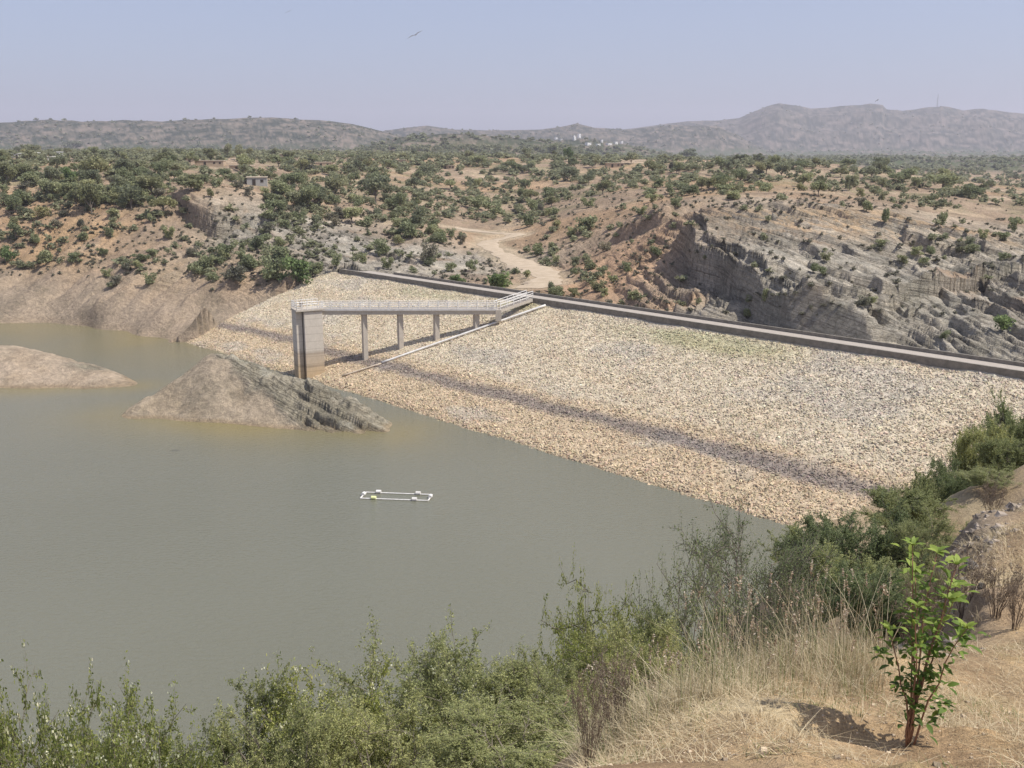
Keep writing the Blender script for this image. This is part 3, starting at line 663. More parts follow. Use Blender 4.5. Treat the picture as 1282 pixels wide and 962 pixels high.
me = mesh('water', np.stack([GX, GY, GX * 0], -1).reshape(-1, 3), grid_faces(*GX.shape), M['water'], smooth=True)
a_ = me.attributes.new('shallow_reflection', 'FLOAT', 'POINT'); a_.data.foreach_set('value', sh.ravel().astype(np.float32))
tag(link('water', me), kind='structure')

# ------------------------------------------------------------------ dam: embankment, riprap, crest, parapet
dam = thing('earth_dam', 'long rockfill dam with pale riprap face and concrete crest wall beside the lake', 'dam')
b1_, b2_ = dam_hit(560, 478), dam_hit(1080, 611)
sb1 = (b1_ - A) @ ce; sb2 = (b2_ - A) @ ce
BSL = -(b2_[2] - b1_[2]) / (sb2 - sb1); BZ0 = b1_[2] + (60 - sb1) * -BSL
def rip_col(s, t, z, rnd_):
    wob = fbm(s / 6, t / 3, 3, 601) * 0.35
    zz = z + wob
    c = np.zeros(s.shape + (3,)) + np.array([0.54, 0.46, 0.335])
    c = lerp(c, [0.50, 0.395, 0.265], sst(4.2, 3.2, zz))
    patch = fbm(s / 9, t / 4, 4, 605)
    c = lerp(c, [0.50, 0.40, 0.27], sst(0.1, 0.5, patch) * 0.5)
    c = lerp(c, [0.42, 0.38, 0.32], sst(0.1, 0.5, -patch) * 0.5)
    zb_ = zz - 0.0 + (s - 60) * BSL - BZ0
    band = sst(-0.6, -0.05, zb_) * sst(0.68, 0.15, zb_)
    c = lerp(c, [0.20, 0.17, 0.155], band * 0.78)
    c = lerp(c, [0.33, 0.26, 0.18], sst(0.35, 0.0, zz) * 0.5)
    gr = np.maximum(gmask(s, t, 52, 1.8, 4, 1.8), np.maximum(gmask(s, t, 90, 3.0, 12, 2.2), gmask(s, t, 30, 2.5, 8, 1.5) * 0.6)) * sst(-0.3, 0.3, patch + 0.2)
    c = lerp(c, [0.26, 0.29, 0.12], gr * 0.38)
    return c * rnd_[..., None]
ss = np.arange(-36, 156, 0.25); ts = np.arange(0.3, wdist + 9, 0.25); S_, T_ = np.meshgrid(ss, ts, indexing='ij')
GXd = A[0] + ce[0] * S_ + cn[0] * T_; GYd = A[1] + ce[1] * S_ + cn[1] * T_
zd0 = CRZ - (T_ - 0.3) * slope
GZd = zd0 + (vn(S_ / 0.5, T_ / 0.5, 611) - 0.5) * 0.12 + fbm(S_ / 5, T_ / 5, 3, 613) * 0.22
# beyond the left end the face dips under the hillside
cc = rip_col(S_, T_, zd0, 0.75 + 0.5 * _h(np.floor(S_ / 0.5), np.floor(T_ / 0.5), 5) ** 0.8)
me = mesh('riprap_face', np.stack([GXd, GYd, GZd], -1).reshape(-1, 3), grid_faces(*S_.shape)[:, ::-1], M['rip'], cc.reshape(-1, 3), smooth=False)
link('riprap_face', me, dam)
# loose stones
N = 170000
s = rs.uniform(-30, 150, N); t = rs.uniform(0.6, wdist + 2.2, N)
far_k = rs.rand(N)
px_ = A[0] + ce[0] * s + cn[0] * t; py_ = A[1] + ce[1] * s + cn[1] * t
zf = CRZ - (t - 0.3) * slope + fbm(s / 5, t / 5, 3, 613) * 0.22
size = rs.uniform(0.045, 0.10, N) * (1 + 0.8 * (rs.rand(N) ** 6)) 
size *= np.where(np.abs(zf) < 0.6, 1.35, 1)
ico = np.array([(-1,-1,-.6),(1,-1,-.6),(1,1,-.6),(-1,1,-.6),(-.7,-.6,.6),(.6,-.8,.7),(.8,.6,.5),(-.5,.8,.7)], float)
icf = np.array([(4,5,6,7),(0,1,5,4),(1,2,6,5),(2,3,7,6),(3,0,4,7)])
jit = rs.uniform(0.65, 1.3, (N, 8, 3)); loc = ico[None] * jit
loc[:, :, 2] *= rs.uniform(0.45, 1.0, N)[:, None]; loc[:, :, 0] *= rs.uniform(0.7, 1.5, N)[:, None]
loc[:, :, 2] += loc[:, :, 0] * rs.uniform(-.45, .45, N)[:, None] + loc[:, :, 1] * rs.uniform(-.45, .45, N)[:, None]
th = rs.uniform(0, 6.28, N); c_, s_ = np.cos(th)[:, None], np.sin(th)[:, None]
lx = loc[:, :, 0] * c_ - loc[:, :, 1] * s_; ly = loc[:, :, 0] * s_ + loc[:, :, 1] * c_
SV = np.stack([lx, ly, loc[:, :, 2]], -1) * size[:, None, None] + np.stack([px_, py_, zf + size * 0.25], -1)[:, None]
SF = (np.arange(N)[:, None, None] * 8 + icf[None]).reshape(-1, 4)
bright = np.exp(rs.normal(0, 0.16, N)) * 0.98; bright = np.where(rs.rand(N) < 0.05, bright * 1.3, bright)
sc_ = np.clip(rip_col(s, t, zf, bright) * (1 + rs.uniform(-0.06, 0.06, (N, 3))), 0, 0.85)
me = mesh('riprap_stone', SV.reshape(-1, 3), SF, M['stone'], np.repeat(sc_, 8, 0))
tag(link('riprap_stone', me, dam), kind='stuff')
# crest: slab, upstream face wall, downstream kerb wall
def strip(name, prof, s0, s1, mat, parent, step=4.0):
    """sweep a closed (t, z) profile along the crest"""
    n = int((s1 - s0) / step) + 1; V = []; F = []; k = len(prof)
    for i in range(n + 1):
        q = A + ce * (s0 + (s1 - s0) * i / n)
        for t_, z_ in prof: V.append((q[0] + cn[0] * t_, q[1] + cn[1] * t_, z_))
    for i in range(n):
        for j in range(k): F.append((i*k+j, i*k+(j+1)%k, (i+1)*k+(j+1)%k, (i+1)*k+j))
    F.append(tuple(reversed(range(k)))); F.append(tuple(n*k+j for j in range(k)))
    me = mesh(name, V, F, mat); bm = bmesh.new(); bm.from_mesh(me); bmesh.ops.recalc_face_normals(bm, faces=bm.faces); bm.to_mesh(me); bm.free()
    return link(name, me, parent)
RW = 2.7
strip('crest_roadway', [(0.0, CZ), (-RW, CZ), (-RW, CZ - 2.4), (0.0, CZ - 2.4)], -1, 150, M['conc3'], dam)
strip('upstream_wall', [(0.32, CZ + 0.12), (0.004, CZ + 0.12), (0.004, CZ - 2.5), (0.32, CZ - 2.5)], -1, 150, M['wallshade'], dam)
strip('parapet', [(-RW - 0.004, CZ + 0.42), (-RW - 0.3, CZ + 0.42), (-RW - 0.3, CZ - 2.5), (-RW - 0.004, CZ - 2.5)], 13, 150, M['wallshade'], dam)
# white pipe lying down the face
p0 = dam_hit(683, 385); p1 = dam_hit(478, 457); p2 = dam_hit(428, 472)
b = MB(); K = 24
b.tube([tuple(p0 + (p1 - p0) * i / K + np.array([0, 0, 0.34])) for i in range(K + 1)], 0.17, 8)
tag(b.build('drain_pipe', M['white'], smooth=True), 'thin straight white pipe lying diagonally down the stony dam face', 'pipe')
b = MB(); b.tube([tuple(p1 + (p2 - p1) * i / 6 + np.array([0, 0, 0.24 - 0.02 * i])) for i in range(7)], 0.13, 8)
tag(b.build('silted_pipe', m_plain('silt_covered_pipe', (0.46, 0.38, 0.28), (0.6, 0.5, 0.4)), smooth=True), 'dull silt covered lower end of pipe near the water by the tower', 'pipe')

# ------------------------------------------------------------------ intake tower and footbridge
T0 = atz(395, 474, 0); TZ = 10.55; ta = math.radians(27)
tw = thing('intake_tower', 'tall square concrete intake tower with white railing standing at the dam toe', 'tower', (T0[0], T0[1], 0), ta)
b = MB(); b.box((0.1, 1.3, 3.2), (2.85, 2.6, 14.6)); b.build('shaft', M['conc'], tw, bevel=0.03)
b = MB(); b.box((-1.95, 1.9, 3.2), (0.95, 2.4, 14.58)); b.build('guide_column', M['conc'], tw, bevel=0.03)
b = MB(); b.box((-1.40, 2.1, 3.2), (0.14, 1.0, 14.5)); b.build('shade_strip', M['darkwood'], tw)  # dark strip added for the shade between shaft and column
b = MB(); b.box((-0.45, 1.3, TZ + 0.14), (4.3, 3.1, 0.26)); b.build('deck_slab', M['conc2'], tw, bevel=0.02)
b = MB()
cor = [(-2.5, -0.15), (1.6, -0.15), (1.6, 2.75), (-2.5, 2.75)]
def rail_line(b, P, z0s, h=1.15, rails=(1.15, 0.78, 0.42), post=1.5, r=0.055):
    for (a0, a1) in zip(P[:-1], P[1:]):
        a0 = np.array(a0, float); a1 = np.array(a1, float); L = np.linalg.norm(a1 - a0); n = max(1, round(L / post))
        for i in range(n + 1):
            q = a0 + (a1 - a0) * i / n; b.tube([tuple(q), (q[0], q[1], q[2] + h)], r, 6)
        for rh_ in rails: b.tube([(a0[0], a0[1], a0[2] + rh_), (a1[0], a1[1], a1[2] + rh_)], r * 0.9, 6)
zr = TZ + 0.27
rail_line(b, [(1.6, -0.15, zr), (-2.5, -0.15, zr), (-2.5, 2.75, zr), (1.6, 2.75, zr)], None, post=0.8)
b.build('railing', M['white'], tw)
b = MB(); b.box((-1.2, 1.8, zr + 0.5), (0.5, 0.5, 0.95)); b.tube([(-1.2, 1.5, zr + 0.9), (-1.2, 1.5, zr + 0.96)], 0.3, 12); b.build('gate_winch', M['conc2'], tw, bevel=0.03)
# bridge
ca, sa = math.cos(ta), math.sin(ta)
S0 = np.array([T0[0] + 1.7 * ca - 1.3 * sa, T0[1] + 1.7 * sa + 1.3 * ca])
E0 = atd(622, 387, 153.0); S0v = np.array([S0[0], S0[1], TZ]); 
E0v = np.array([E0[0], E0[1], TZ])
bd = (E0v - S0v); BL = np.linalg.norm(bd); be = bd / BL; bn = np.array([be[1], -be[0], 0])
brz = math.atan2(be[1], be[0])
br = thing('footbridge', 'narrow white railed footbridge on square piers linking tower and dam crest', 'bridge', tuple(S0v), brz)
b = MB(); b.box((BL / 2, 0, -0.16), (BL, 1.7, 0.24)); b.build('deck', M['conc2'], br, bevel=0.02)
b = MB()
for sy in (-0.62, 0.62): b.box((BL / 2, sy, -0.53), (BL - 0.02, 0.28, 0.5))
b.build('girder', M['conc2'], br, bevel=0.015)
for sy in (-0.79, 0.79):
    b = MB(); rail_line(b, [(0, sy, -0.04), (BL, sy, -0.04)], None, post=1.55, r=0.06)
    b.box((BL / 2, sy * 1.06, 0.02), (BL, 0.06, 0.3)); b.build('railing', M['white'], br)
# piers
for px in (455.5, 500.5, 546, 596):
    u = (px - 641) / FPX
    # distance along the bridge where x/y of the deck matches this column
    best = min(np.linspace(0, BL, 800), key=lambda q: abs((S0v + be * q)[0] / ((S0v + be * q)[1] * math.cos(PITCH) + 23.4 * math.sin(PITCH)) - u))
    P_ = S0v + be * best; zb = dam_z(P_[0], P_[1])
    b = MB(); h = TZ - zb - 0.78 + 0.8
    b.box((best, 0, -0.79 - h / 2), (0.72, 0.95, h), 0.42); b.box((best, 0, -0.88), (1.15, 1.55, 0.2)) if False else None
    b.build('pier', M['conc2'], br, bevel=0.02)
P_ = E0v - be * 0.8; zb = dam_z(P_[0], P_[1])
b = MB(); b.box((BL + 0.25, 0, -0.9), (0.9, 2.0, 1.75)); b.build('abutment', M['conc2'], br, bevel=0.03)
# steps up to the crest with rails
E1 = atz(663, 374, CZ); 
def loc_(q): d_ = np.array(q) - S0v; return np.array([d_ @ be, d_ @ np.array([-be[1], be[0], 0]), d_[2]])
e0 = np.array([BL + 0.05, 0, -0.03]); e1 = loc_((E1[0], E1[1], CZ + 0.1))
dv = (e1 - e0); dn = np.array([-dv[1], dv[0], 0]); dn /= np.linalg.norm(dn)
b = MB(); ns = 14
for i in range(ns):
    q = e0 + dv * (i + 0.5) / ns
    b.box((q[0], q[1], q[2] - 0.25), (np.hypot(dv[0], dv[1]) / ns * 0.995, 1.5, 0.5), math.atan2(dv[1], dv[0]))
b.build('stairs', M['conc2'], br)
for sg in (-0.75, 0.75):
    b = MB(); rail_line(b, [tuple(e0 + dn * sg), tuple(e1 + dn * sg)], None, post=1.4, r=0.06); b.build('stair_rail', M['white'], br)

# ------------------------------------------------------------------ floating frame on the water
fp = [atz(*q, 0.06) for q in ((451, 624), (458.5, 616.5), (541, 619.5), (536, 627))]
fc = sum(fp) / 4
ff = thing('floating_frame', 'white rectangular pipe frame with small floats drifting on the open water', 'floating frame', tuple(fc))
b = MB()
for i in range(4): b.tube([tuple(fp[i] - fc), tuple(fp[(i + 1) % 4] - fc)], 0.07, 6)
b.build('pipe_frame', M['white'], ff)
for i, (e, t_) in enumerate(((0, 0.55), (1, 0.19), (1, 0.79), (2, 0.45), (3, 0.20), (3, 0.80))):
    q = fp[e] + (fp[(e + 1) % 4] - fp[e]) * t_ - fc; b = MB()
    d_ = (fp[(e + 1) % 4] - fp[e]); d_ /= np.linalg.norm(d_)
    b.tube([tuple(q - d_ * 0.24 + np.array([0, 0, .1])), tuple(q + d_ * 0.24 + np.array([0, 0, .1]))], [0.2, 0.2], 10)
    b.build('float', M['yellow'] if i == 5 else M['white'], ff)

# ------------------------------------------------------------------ dirt track (draped sheet)
V = []; n = len(road)
for i in range(n):
    d_ = road[min(i + 1, n - 1)] - road[max(i - 1, 0)]; d_ = d_[:2] / (np.hypot(*d_[:2]) + 1e-9); nn = np.array([-d_[1], d_[0]])
    wdt = (1.7 + 0.5 * math.sin(i * 0.21)) * (1.9 if i > n * 0.55 else 1.15)
    for k_ in np.linspace(-1, 1, 9):
        x_, y_ = road[i, :2] + nn * k_ * wdt * (1 + 0.12 * math.sin(i * 0.9 + k_ * 3))
        V.append((x_, y_, float(hz(x_, y_)) + 0.16 - 0.1 * abs(k_) ** 3))
tag(link('dirt_track', mesh('dirt_track', V, grid_faces(n, 9), M['track'], smooth=True)), kind='structure')
# ------------------------------------------------------------------ foliage templates
def leaf_quads(P, size, rng, aspect=2.0, droop=0.0):
    """one small rhombic leaf-spray face per point"""
    n = len(P)
    a = rng.normal(size=(n, 3)); a[:, 2] = a[:, 2] * 0.6 - droop; a /= np.linalg.norm(a, axis=1)[:, None] + 1e-9
    b = np.cross(a, rng.normal(size=(n, 3))); b /= np.linalg.norm(b, axis=1)[:, None] + 1e-9
    s = (size * rng.uniform(0.6, 1.4, n))[:, None]
    V = np.stack([P - a * s * 0.5, P - b * s * 0.5 / aspect, P + a * s * 0.5, P + b * s * 0.5 / aspect], 1)
    return V.reshape(-1, 3), np.arange(n * 4).reshape(-1, 4), np.repeat(rng.uniform(0, 1, n), 4)
def crown_points(n, lobes, rng, shell=0.55):
    w_ = np.array([l[3] ** 2 for l in lobes]); w_ = w_ / w_.sum(); k = rng.choice(len(lobes), n, p=w_)
    L = np.array(lobes)[k]; d = rng.normal(size=(n, 3)); d /= np.linalg.norm(d, axis=1)[:, None]
    r = rng.uniform(0, 1, n) ** (1 - shell) ; r = r * (1 + 0.18 * rng.normal(size=n) * (rng.rand(n) < 0.25))
    return L[:, :3] + d * r[:, None] * L[:, 3:4] * np.array([1, 1, 0.75]), k
def crown(n, lobes, size, seed, aspect=1.5):
    rng = np.random.RandomState(seed); P, k = crown_points(n, lobes, rng)
    P[:, 2] = np.maximum(P[:, 2], 0.02)
    V, F, c = leaf_quads(P, size, rng, aspect)
    lb = rng.uniform(-0.2, 0.2, len(lobes)); c = np.clip(c * 0.7 + 0.15 + np.repeat(lb[k], 4), 0, 1)
    return V, F, c
def shrub_lobes(rng, n=7):
    L = []
    for i in range(n):
        a = rng.uniform(0, 6.28); r = rng.uniform(0.05, 0.5); L.append((r * math.cos(a), r * math.sin(a), rng.uniform(0.22, 0.72), rng.uniform(0.17, 0.32)))
    L.append((0, 0, 0.4, 0.36)); return L
SHT = []                    # low shrubs, unit height
for i in range(7):
    rng = np.random.RandomState(900 + i); V, F, c = crown(900, shrub_lobes(rng, 6 + i % 4), 0.11, 950 + i); SHT.append((V, F, c))
SHL = []                    # low-count clumps for the far scrub
for i in range(6):
    rng = np.random.RandomState(920 + i); V, F, c = crown(110, shrub_lobes(rng, 6), 0.26, 970 + i); SHL.append((V, F, c))
TRT = []
for i in range(6):
    rng = np.random.RandomState(940 + i); L = []
    for k in range(9):
        a = rng.uniform(0, 6.28); r = rng.uniform(0.1, 0.5); L.append((r * math.cos(a), r * math.sin(a), rng.uniform(0.42, 0.82), rng.uniform(0.16, 0.27)))
    L.append((0, 0, 0.62, 0.3)); V, F, c = crown(1500, L, 0.09, 990 + i)
    tb = MB(); tb.tube([(0, 0, -0.12), (0.01, 0.01, 0.15), (0.02, 0.0, 0.42)], [0.035, 0.028, 0.018], 6)
    for (lx, ly, lz, lr) in L[:6]: tb.tube([(0.01, 0.005, 0.22), (lx * 0.5, ly * 0.5, 0.22 + (lz - 0.22) * 0.6), (lx, ly, lz)], [0.018, 0.011, 0.005], 5)
    TRT.append((V, F, c, tb.v, tb.f))
shm = {}
def shrub_mesh(i, mk):
    if (i, mk) not in shm:
        V, F, c = SHT[i]; shm[(i, mk)] = mesh('shrub', V, F, M[mk], c)
    return shm[(i, mk)]
trm = {}
def tree_mesh(i, mk):
    if (i, mk) not in trm:
        V, F, c, tv, tf = TRT[i]; trm[(i, mk)] = (mesh('crown', V, F, M[mk], c), mesh('trunk', tv, tf, M['bark']))
    return trm[(i, mk)]

LM = [(20,318,'left edge of the bare bank'),(60,200,'white houses at far left'),(110,212,'big acacias at upper left'),(150,300,'gullied left bank'),(190,350,'foot of the orange gullies'),
 (247,250,'dark overhang under the tan ledge'),(290,250,'tilted grey rock below the tan ledge'),(318,226,'grey walled house'),(262,204,'pale flat roofs on the left plateau'),(358,198,'small square mud tower'),
 (370,332,'bright round bush near the left abutment'),(300,330,'thicket on the left bank'),(440,300,'rock ledges above the left abutment'),(470,245,'dark trees left of the valley'),(410,206,'mud houses at left centre'),
 (480,212,'centre left farm plots'),(545,335,'scree behind the left end of the crest'),(600,290,'bend of the dirt track'),(660,345,'lower end of the dirt track'),(580,240,'valley head above the track'),
 (640,205,'low scarps at the centre of the plateau'),(745,265,'gullied orange hill right of the track'),(800,272,'small dark cliff'),(745,178,'white village below the far hills'),(770,330,'orange slope right of the track'),
 (860,290,'shaded left end of the grey cliff'),(940,345,'middle of the grey cliff'),(980,258,'flat brown top of the rock hill'),(1040,420,'foot of the grey cliff by the crest'),(1100,350,'tilted beds of the right hill'),
 (1220,420,'rock beds by the right end of the crest'),(900,215,'scrubby ridge behind the rock hill'),(1000,235,'clearing behind the rock hill'),(1100,215,'wooded brow right of centre'),(1180,290,'brown shoulder of the right hill'),(1260,250,'slope at the right edge'),(1250,215,'hazy plain at far right')]
seen = {}
def where(px, py):
    x, y, nme = min(LM, key=lambda q: math.hypot(q[0] - px, (q[1] - py) * 1.8)); dx, dy = px - x, (py - y) * 1.5
    r = math.hypot(dx, dy)
    if r < 9: return 'at the ' + nme
    a = math.degrees(math.atan2(-dy, dx)) % 360
    d = ['right of', 'above and right of', 'above', 'above and left of', 'left of', 'below and left of', 'below', 'below and right of'][int((a + 22.5) // 45) % 8]
    return ('just ' if r < 24 else '' if r < 48 else 'well ') + d + ' the ' + nme
tone = {'leaf': 'green', 'leafd': 'dark green', 'leafo': 'olive', 'leafb': 'bright green', 'leafgrey': 'dusty grey'}

def crest_y(px): return float(np.interp(px, [430, 690, 1000, 1282], [336, 378, 422, 464]))
def dens(px, py):
    if px > 425 and py > crest_y(px) - 5: return 0
    if px <= 425 and py > 365 - 0.0 * px: return 0
    if px < 425 and py > 338 and px > 395: return 0
    for a, b in ROADPX:
        if abs(px - a) < 20 and abs(py - b) < 9: return 0
    if py < 192: return 0.9
    if px > 835 and py > 262:
        if px > 1120: return 0.11 if py < 340 else 0.02
        return 0.03
    if px < 425:
        if py < 236: return 0.95
        if 205 < px < 330 and py < 285: return 0.08
        if py < 262: return 0.8
        if py < 300: return 0.3 if px < 330 else 0.5
        if px > 255: return 0.42 if py < 355 else 0.1
        return 0.2 if py < 345 else 0.05
    if px < 700:
        if py < 235: return 0.75
        if py < 285: return 0.55
        return 0.28
    if px < 840 and py > 262: return 0.2
    return 0.85 if py < 235 else 0.55
def clear(px, py):  # bare ploughed or eroded openings
    for a, b, ra, rb_ in ((290,208,50,5),(430,262,30,6),(560,222,30,4),(640,225,40,4),(1000,245,80,6),(980,256,130,6),(690,232,25,6),(1150,270,60,8),(640,200,30,3),(290,222,30,3),(745,262,25,15),(770,212,50,3),(465,226,30,4)):
        if ((px - a) / ra) ** 2 + ((py - b) / rb_) ** 2 < 1: return True
    return False
cand = []
R2 = random.Random(42)
tries = 0
while len(cand) < 3600 and tries < 20000:
    tries += 1
    px = R2.uniform(-60, 1340); py = 186 + 205 * R2.random() ** 1.7
    if px > 1050 and py < 200 and R2.random() < .5: continue
    if R2.random() > dens(px, py) or (clear(px, py) and R2.random() < 0.9): continue
    n_ = float(fbm(np.array([px / 26.0]), np.array([py / 9.0]), 3, 701)[0])
    if py > 200 and R2.random() > 0.62 + 1.3 * n_: continue
    cand.append((px, py))
# cast them all onto the terrain
cast_pts = []
DD = np.geomspace(118, 1900, 700)
for px, py in cand:
    a, b, c = ray(px, py); zz = EYE + c / b * DD; xx = a / b * DD
    m = np.nonzero(hz(xx, DD) >= zz)[0]
    if len(m) and m[0] > 0:
        d_ = DD[m[0]]; cast_pts.append((px, py, a / b * d_, d_))
cast_pts = np.array(cast_pts); cast_z = hz(cast_pts[:, 2], cast_pts[:, 3])
shr, trees, rest = [], [], []
for (px, py, x, y), z in zip(cast_pts, cast_z):
    plateau = py < 262 and not (205 < px < 335 and py > 234)
    q = R2.random()
    if plateau and q < 0.17 and y < 900 and len(trees) < 190:
        trees.append((px, py, x, y, z, R2.uniform(3.2, 5.6) * (1.1 if y > 350 else 0.9)))
    else:
        h = R2.uniform(1.0, 2.3) if y < 235 else R2.uniform(1.5, 3.0) if y < 420 else R2.uniform(2.2, 4.2)
        if px > 840 and 262 < py: h *= 0.75
        if px < 420 and py > 262: h *= 0.85 if R2.random() < .6 else 1.15
        if y > 900: h *= 1.5
        shr.append((px, py, x, y, z, h))
# shrubs and trees that stand out
def special(px, pyb, hpx, wpx, mk, tree=False):
    q = cast(hz, px, pyb, 118)
    if q is None: return
    h = hpx / FPX * q[1] * (1.0 if not tree else 0.85 if pyb > 225 else 0.6)
    (SPT if tree else SPS).append((px, pyb, q[0], q[1], float(hz(q[0], q[1])), h, wpx / hpx, mk))
SPS, SPT = [], []
for a in ((372,357,40,46,'leafb'),(340,352,34,44,'leaf'),(352,330,26,38,'leaf'),(312,338,24,34,'leaf'),(296,354,26,38,'leafgrey'),(325,312,20,34,'leaf'),(285,322,20,30,'leaf'),(248,346,22,26,'leaf'),(262,338,22,24,'leaf'),(240,322,14,22,'leafgrey'),
          (10,329,24,24,'leafb'),(58,332,22,26,'leaf'),(187,357,18,20,'leaf'),(134,347,12,16,'leaf'),(105,302,14,22,'leaf'),(137,297,16,16,'leaf'),(192,322,12,20,'leaf'),(160,340,12,16,'leafgrey'),(212,300,18,20,'leaf'),(178,328,12,26,'leaf'),
          (622,361,28,42,'leafb'),(571,355,16,26,'leafb'),(485,338,18,20,'leaf'),(535,330,28,30,'leafgrey'),(564,340,14,18,'leaf'),(690,366,16,16,'leafd'),(400,342,12,14,'leaf'),(420,334,18,18,'leaf'),(553,305,16,22,'leaf'),
          (590,340,18,16,'leaf'),(660,348,12,14,'leaf'),(695,330,12,12,'leaf'),(690,315,14,16,'leaf'),(720,345,12,14,'leaf'),(735,290,22,40,'leaf'),(510,300,26,34,'leaf'),(480,320,24,26,'leaf'),(525,285,30,30,'leafd'),(455,330,14,16,'leaf'),
          (660,285,20,24,'leaf'),(618,272,22,34,'leaf'),(595,262,20,36,'leaf'),(670,265,22,24,'leaf'),(1180,284,22,16,'leaf'),(1250,458,24,36,'leafb'),(1180,442,12,18,'leaf'),(958,380,22,18,'leaf'),(935,398,14,18,'leaf'),(1085,265,16,20,'leaf'),
          (1218,318,14,18,'leaf'),(1268,290,22,22,'leaf'),(1230,300,14,16,'leaf'),(1255,302,14,20,'leaf'),(1108,280,22,18,'leaf'),(815,244,12,26,'leaf'),(905,244,16,30,'leaf'),(960,240,16,30,'leaf'),(860,242,12,26,'leafd')): special(*a)
for a in ((120,226,40,52,'leafo'),(95,258,28,36,'leafo'),(88,232,26,30,'leafb'),(115,268,46,40,'leafo'),(190,246,32,50,'leafo'),(165,262,36,44,'leafd'),(205,268,30,40,'leafo'),(150,240,26,34,'leafd'),(10,232,34,38,'leafo'),(22,268,34,36,'leaf'),(20,300,26,30,'leaf'),(60,250,30,40,'leaf'),(180,216,28,56,'leafd'),(225,220,26,44,'leafd'),
          (240,240,26,50,'leafo'),(300,200,30,30,'leafd'),(150,200,24,40,'leafd'),(40,196,26,44,'leafd'),(90,190,22,40,'leafd'),(350,250,30,50,'leaf'),(385,262,36,46,'leaf'),(420,244,36,48,'leafd'),(470,252,40,56,'leafd'),(500,266,30,44,'leaf'),(390,216,18,28,'leafgrey'),(340,270,24,40,'leaf'),(440,280,26,36,'leaf'),
          (285,198,30,24,'leafd'),(690,196,28,32,'leaf'),(712,202,30,26,'leafb'),(745,210,28,30,'leafd'),(790,206,26,34,'leafd'),(860,200,24,40,'leaf'),(660,202,28,30,'leafd'),(1100,215,30,40,'leafd'),(1060,210,20,40,'leaf'),(1130,232,24,44,'leaf'),(1180,238,24,50,'leaf'),(1215,248,22,40,'leaf'),(930,205,20,44,'leafd'),(1000,212,20,50,'leaf'),(530,205,20,40,'leafd'),(600,208,22,40,'leaf')): special(*a, tree=True)
shr.sort(key=lambda q: -q[5] / q[3])
keep = shr[:300 - len(SPS)]; rest = shr[300 - len(SPS):]
def cnt(label):
    seen[label] = seen.get(label, 0) + 1; return label
allS = [(q[0], q[1], q[2], q[3], q[4], q[5], R2.uniform(1.1, 1.7), R2.choice(['leaf', 'leaf', 'leaf', 'leafd', 'leafgrey', 'leafo'])) for q in keep]
for src, special_ in ((SPS, True), (allS, False)):
    for (px, py, x, y, z, h, wr, mk) in src:
        o = link('shrub', shrub_mesh(R2.randrange(7), mk)); o.location = (x, y, z - 0.08 * h); o.rotation_euler = (0, 0, R2.uniform(0, 6.28))
        o.scale = (h * wr * 0.78, h * wr * 0.78, h * 1.12)
        sz = 'large' if h / y > 0.0135 else 'medium' if h / y > 0.008 else 'small'
        tag(o, cnt('%s %s shrub %s' % (sz, tone[mk], where(px, py))), 'shrub', 'shrubs scattered over the dry hills')
allT = [(q[0], q[1], q[2], q[3], q[4], q[5], R2.uniform(1.0, 1.5), R2.choice(['leafd', 'leafd', 'leafo', 'leaf', 'leaf'])) for q in trees]
for (px, py, x, y, z, h, wr, mk) in SPT + allT:
    t = thing('acacia_tree', None, 'tree', (x, y, z - 0.05 * h), R2.uniform(0, 6.28), 'acacia trees on the plateau')
    cm, tm = tree_mesh(R2.randrange(6), mk); link('crown', cm, t); link('trunk', tm, t)
    t.scale = (h * wr * 0.8, h * wr * 0.8, h * 1.08)
    sz = 'large' if h / y > 0.02 else 'mid sized' if h / y > 0.011 else 'small'
    t['label'] = cnt('%s %s acacia tree %s' % (sz, tone[mk], where(px, py)))
# two or three of one wording: told apart by their order from the left
from collections import defaultdict
dd_ = defaultdict(list)
for o in COL.objects:
    if o.parent is None and o.get('category') in ('shrub', 'tree'): dd_[o['label']].append(o)
for lb, L_ in dd_.items():
    if 1 < len(L_) <= 3:
        L_.sort(key=lambda o: o.location.x / o.location.y)
        for o, w_ in zip(L_, ('leftmost', 'rightmost') if len(L_) == 2 else ('leftmost', 'middle', 'rightmost')): o['label'] = w_ + ' ' + lb
for L_ in dd_.values():
    for o in L_:
        for a_, b_ in ((' and ', ' '), (' on the rock hill', ''), (' the right end of the crest', ' the crest end'), (' the left end of the crest', ' the left crest end'), (' of the', ' of'), (' near the left abutment', ''), ('acacia ', ''), (' sized', ''), ('well ', ''), ('just ', '')):
            if len(o['label'].split()) > 16: print('LONG', o['label']); o['label'] = o['label'].replace(a_, b_)
# the rest of the scrub as one mass
def mass(name, items, mk, T, label=None):
    Vs, Fs, Cs = [], [], []; base = 0
    for (x, y, z, h, wr) in items:
        V, F, c = T[R2.randrange(len(T))]; a = R2.uniform(0, 6.28); ca_, sa_ = math.cos(a), math.sin(a)
        W = np.stack([(V[:, 0] * ca_ - V[:, 1] * sa_) * h * wr + x, (V[:, 0] * sa_ + V[:, 1] * ca_) * h * wr + y, V[:, 2] * h + z - 0.08 * h], 1)
        Vs.append(W); Fs.append(F + base); base += len(W); Cs.append(np.clip(c * 0.6 + R2.uniform(0, 0.4), 0, 1))
    o = link(name, mesh(name, np.concatenate(Vs), np.concatenate(Fs), M[mk], np.concatenate(Cs))); tag(o, label, kind='stuff'); return o
it = [(q[2], q[3], q[4], q[5], R2.uniform(1.0, 1.7)) for q in rest]
